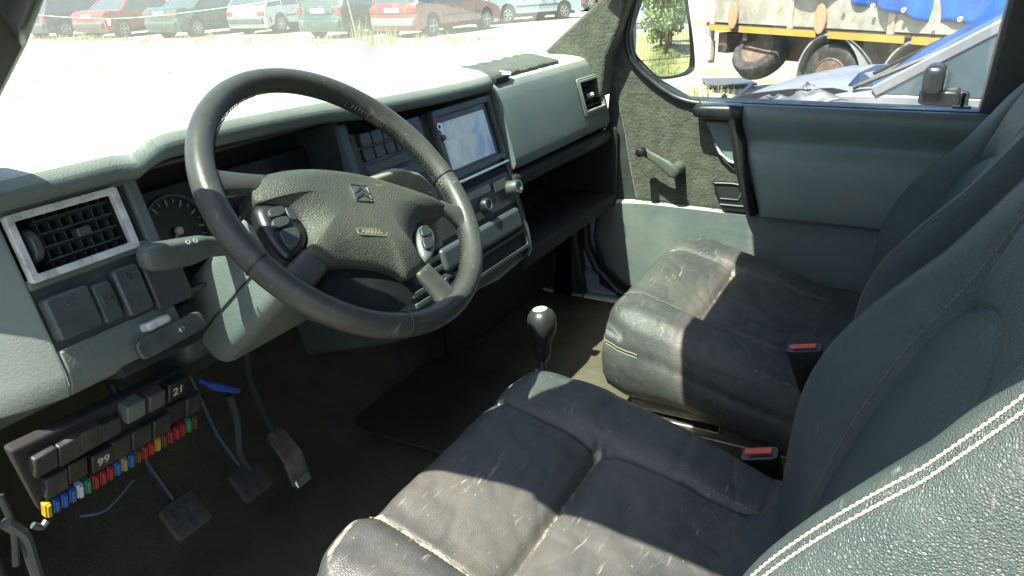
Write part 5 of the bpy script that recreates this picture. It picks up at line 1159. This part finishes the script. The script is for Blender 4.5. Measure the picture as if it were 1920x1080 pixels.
# heading: nose towards +y; local x forward -> world +y ; left side faces the van
wl=4.45; WX=4.30
WM2=Matrix.Translation((WX+.86,1.50-wl,-.745))@Matrix.Rotation(R(90-4),4,'Z')
PW=dict(mir=1,L=wl,W=1.74,H=1.53,tail=.88,trunk=.98,rear_base=.70,roof_rear=1.30,roof_front=2.42,wind_base=3.33,belt=.955,hood=.86,of=.85,wr=.31,bumpc=SIL,pill=(.5,),strip=.30)
wreck=car('wrecked_car',WM2,PW,'crashed blue-grey saloon with torn front wing right outside the passenger window','car',SIL,group=None)
for ch in list(wreck.children):     # the smashed near front corner has no lamp
    if ch.name.startswith('headlight'): bpy.data.objects.remove(ch)
m=MB(); K,J=60,26; vv=[]
for i in range(K+1):
    for j in range(J+1):
        s,t=i/K,j/J; b=WM2@Vector((wl-.10-1.20*s,.84,.80-.44*t))
        fold=abs(((s*4.2+.35*math.sin(t*4))%1)-.5)*2; jag=.13*fold*(1-.4*t)+.05*noise.noise(Vector((s*7,t*5,0)))
        up=.13*max(0,1-abs(s-.42)/.10)*(1-t)**2+.08*max(0,1-abs(s-.72)/.07)*(1-t)**2+.03*noise.noise(Vector((s*12,0,3)))*(1-t)
        b+=Vector((.02-jag,.02*math.sin(t*9),up-.02)); vv.append(b)
m.add(vv,[(i*(J+1)+j,(i+1)*(J+1)+j,(i+1)*(J+1)+j+1,i*(J+1)+j+1) for i in range(K) for j in range(J)])
o=m.build('crumpled_wing',SIL,wreck,ang=40); s_=o.modifiers.new('t','SOLIDIFY'); s_.thickness=.004
TORN=mat('bare_metal',(.10,.105,.115),.45,metal=.3,var=.2,vscale=10)
for q0,(a_,b_,c_) in enumerate((((1462,192),(1512,156),(1592,190)),((1404,192),(1450,172),(1500,192)))):
    A_,B_,C_=hx(*a_,WX-.08),hx(*b_,WX-.02),hx(*c_,WX-.12); vv=[]; K=10
    for i in range(K+1):
        for j in range(K+1):
            s,t=i/K,j/K; p=A_.lerp(C_,s).lerp(B_,t); p+=Vector((-.05*math.sin(s*3.1)*(1-t)+.03*noise.noise(Vector((s*4,t*4,q0))),0,.01*math.sin(s*9))); vv.append(p)
    m=MB(); m.add(vv,[(i*(K+1)+j,(i+1)*(K+1)+j,(i+1)*(K+1)+j+1,i*(K+1)+j+1) for i in range(K) for j in range(K)])
    o=m.build('torn_panel',TORN,wreck,ang=60); s_=o.modifiers.new('t','SOLIDIFY'); s_.thickness=.004
m=MB(); m.prism3([hx(u,v,WX-.06) for u,v in ((1352,190),(1400,177),(1480,168),(1560,166),(1590,172),(1520,186),(1430,196))],(.04,0,0)); m.build('gap_shade_plate',SHADE_BLACK,wreck)  # flat black plate painted in for the shade below the bonnet edge
m=MB()
for k in range(9): a=WM2@Vector((wl+.0-.02*k,.1+.09*k,.66+.03*math.sin(k))); m.bar(a,a+Vector((-.05,.02,.10)),.015,.03)
m.bar(WM2@Vector((wl+.02,-.6,.74)),WM2@Vector((wl-.12,.85,.70)),.03,.03); m.bar(WM2@Vector((wl+.02,-.6,.62)),WM2@Vector((wl-.18,.88,.60)),.05,.05); m.build('broken_grille',BLACK,wreck)
m=MB(WM2); m.prism([(3.34,-.62),(3.46,-.55),(3.50,0),(3.46,.62),(3.36,.70),(3.24,.60),(3.30,0)],.925,.955); m.build('windscreen_cowl',BLACK,wreck,bevel=.005)
m=MB(WM2); m.bar((3.35,.3,.99),(2.95,-.35,1.20),.02,.02); m.build('wiper',BLACK,wreck)
m=MB(WM2); 
for s1,s2,z1,z2 in ((3.40,2.34,.955,1.43),): m.tube([(s1,.80,z1),((s1+s2)/2,.745,(z1+z2)/2+.02),(s2,.675,z2)],.018,6)
m.build('roof_gutter',BLACK,wreck)
# ================================================================ behind: fence and trees (seen in the wing mirror)
refl=o_dir
FE=mat('fence_metal',(.05,.05,.045),.6,var=.2,vscale=10)
def mirror_pt(u,v,dist):
    d=ray(u,v); p=hit(u,v,mn,mc); r_=d-mn*2*d.dot(mn); return p+r_*dist
a=mirror_pt(1210,110,9); b=mirror_pt(1292,110,9); fdir=Vector((b.x-a.x,b.y-a.y,0)).normalized()
fence=thing('metal_fence',(a.x,a.y,gz(a.x,a.y)),'railing of tall thin dark bars reflected in the wing mirror','fence')
m=MB(); m2=MB()
for k in range(-12,46):
    p=Vector((a.x,a.y,0))+fdir*k*.17; z=gz(p.x,p.y); m.box((p.x,p.y,z+.9),(.014,.014,1.8))
for zz in (.25,1.65): m2.bar(Vector((a.x,a.y,gz(a.x,a.y)+zz))-fdir*2.04,Vector((a.x,a.y,gz(a.x,a.y)+zz))+fdir*7.7,.03,.03)
m.build('bars',FE,fence); m2.build('rail',FE,fence)
LEAF=mat('foliage',(.19,.235,.085),.7,var=.5,vscale=1.5); BARK=mat('bark',(.12,.09,.06),.9,var=.3,vscale=8)
def tree(x,y,h,w_,label,seed,con=False):
    z=gz(x,y); o=thing('conifer_tree' if con else 'leafy_tree',(x,y,z),label,'tree','trees behind the fence'); rnd=random.Random(seed)
    m=MB(); m.tube([(x,y,z-.1),(x+.05,y,z+h*.3),(x,y+.05,z+h*.6),(x,y,z+h*.92)],[.16,.12,.08,.02],8)
    for k in range(14):
        a_=rnd.uniform(0,6.28); zz=z+h*(.2+.05*k); l=w_*(.5 if con else .7)*(1-k/20); m.tube([(x,y,zz),(x+l*.6*math.cos(a_),y+l*.6*math.sin(a_),zz+l*.2),(x+l*math.cos(a_),y+l*math.sin(a_),zz+l*.45)],[.04,.025,.01],5)
    m.build('trunk',BARK,o)
    m=MB(); cl=[]
    for k in range(60):
        t=rnd.random(); a_=rnd.uniform(0,6.28)
        rad=w_*((1-t)*.9+.08 if con else math.sin(math.pi*(.12+.8*t))**.7)*rnd.uniform(.35,1); cl.append(Vector((x+rad*math.cos(a_),y+rad*math.sin(a_),z+h*(.10+.9*t))))
    for c in cl:
        s0=w_*rnd.uniform(.14,.30)
        for _ in range(75):
            d=Vector((rnd.gauss(0,1),rnd.gauss(0,1),rnd.gauss(0,.8))).normalized()*s0*rnd.uniform(.5,1.1); p=c+d; u_=Vector((rnd.gauss(0,1),rnd.gauss(0,1),rnd.gauss(0,1))).normalized(); v_=u_.cross(Vector((rnd.gauss(0,1),rnd.gauss(0,1),rnd.gauss(0,1)))).normalized(); s_=.09+.09*rnd.random()
            m.add([p-u_*s_,p+v_*s_*.6,p+u_*s_,p-v_*s_*.6],[(0,1,2,3)])
    m.build('crown',LEAF,o,smooth=False,recalc=False)
for k,(u,d,h,w_,con,lb) in enumerate(((1212,17,7,2.6,False,'round leafy tree at the left of the mirror reflection'),(1262,13,14,2.3,True,'tall light green conifer in the mirror reflection'),(1290,15,13,2.6,True,'dark conifer at the right edge of the mirror reflection'),(1236,24,8.5,3.2,False,'farther leafy tree behind the round one in the mirror'))):
    p=mirror_pt(u,70,d); tree(p.x,p.y,h,w_,lb,k+3,con)
# meadow patch behind the fence
m=MB()
for i in range(900):
    p=mirror_pt(random.uniform(1200,1300),110,random.uniform(6,20)); tuft(p.x+random.uniform(-.6,.6),p.y,random.uniform(.08,.25),9,.3)
tag(m.build('meadow_grass',mat('meadow',(.24,.27,.10),.9,var=.4,vscale=2),smooth=False,top=tuple(mirror_pt(1250,110,8))),'green grass behind the van, seen in the wing mirror','grass',kind='stuff')
if bpy.app.background:
    pass
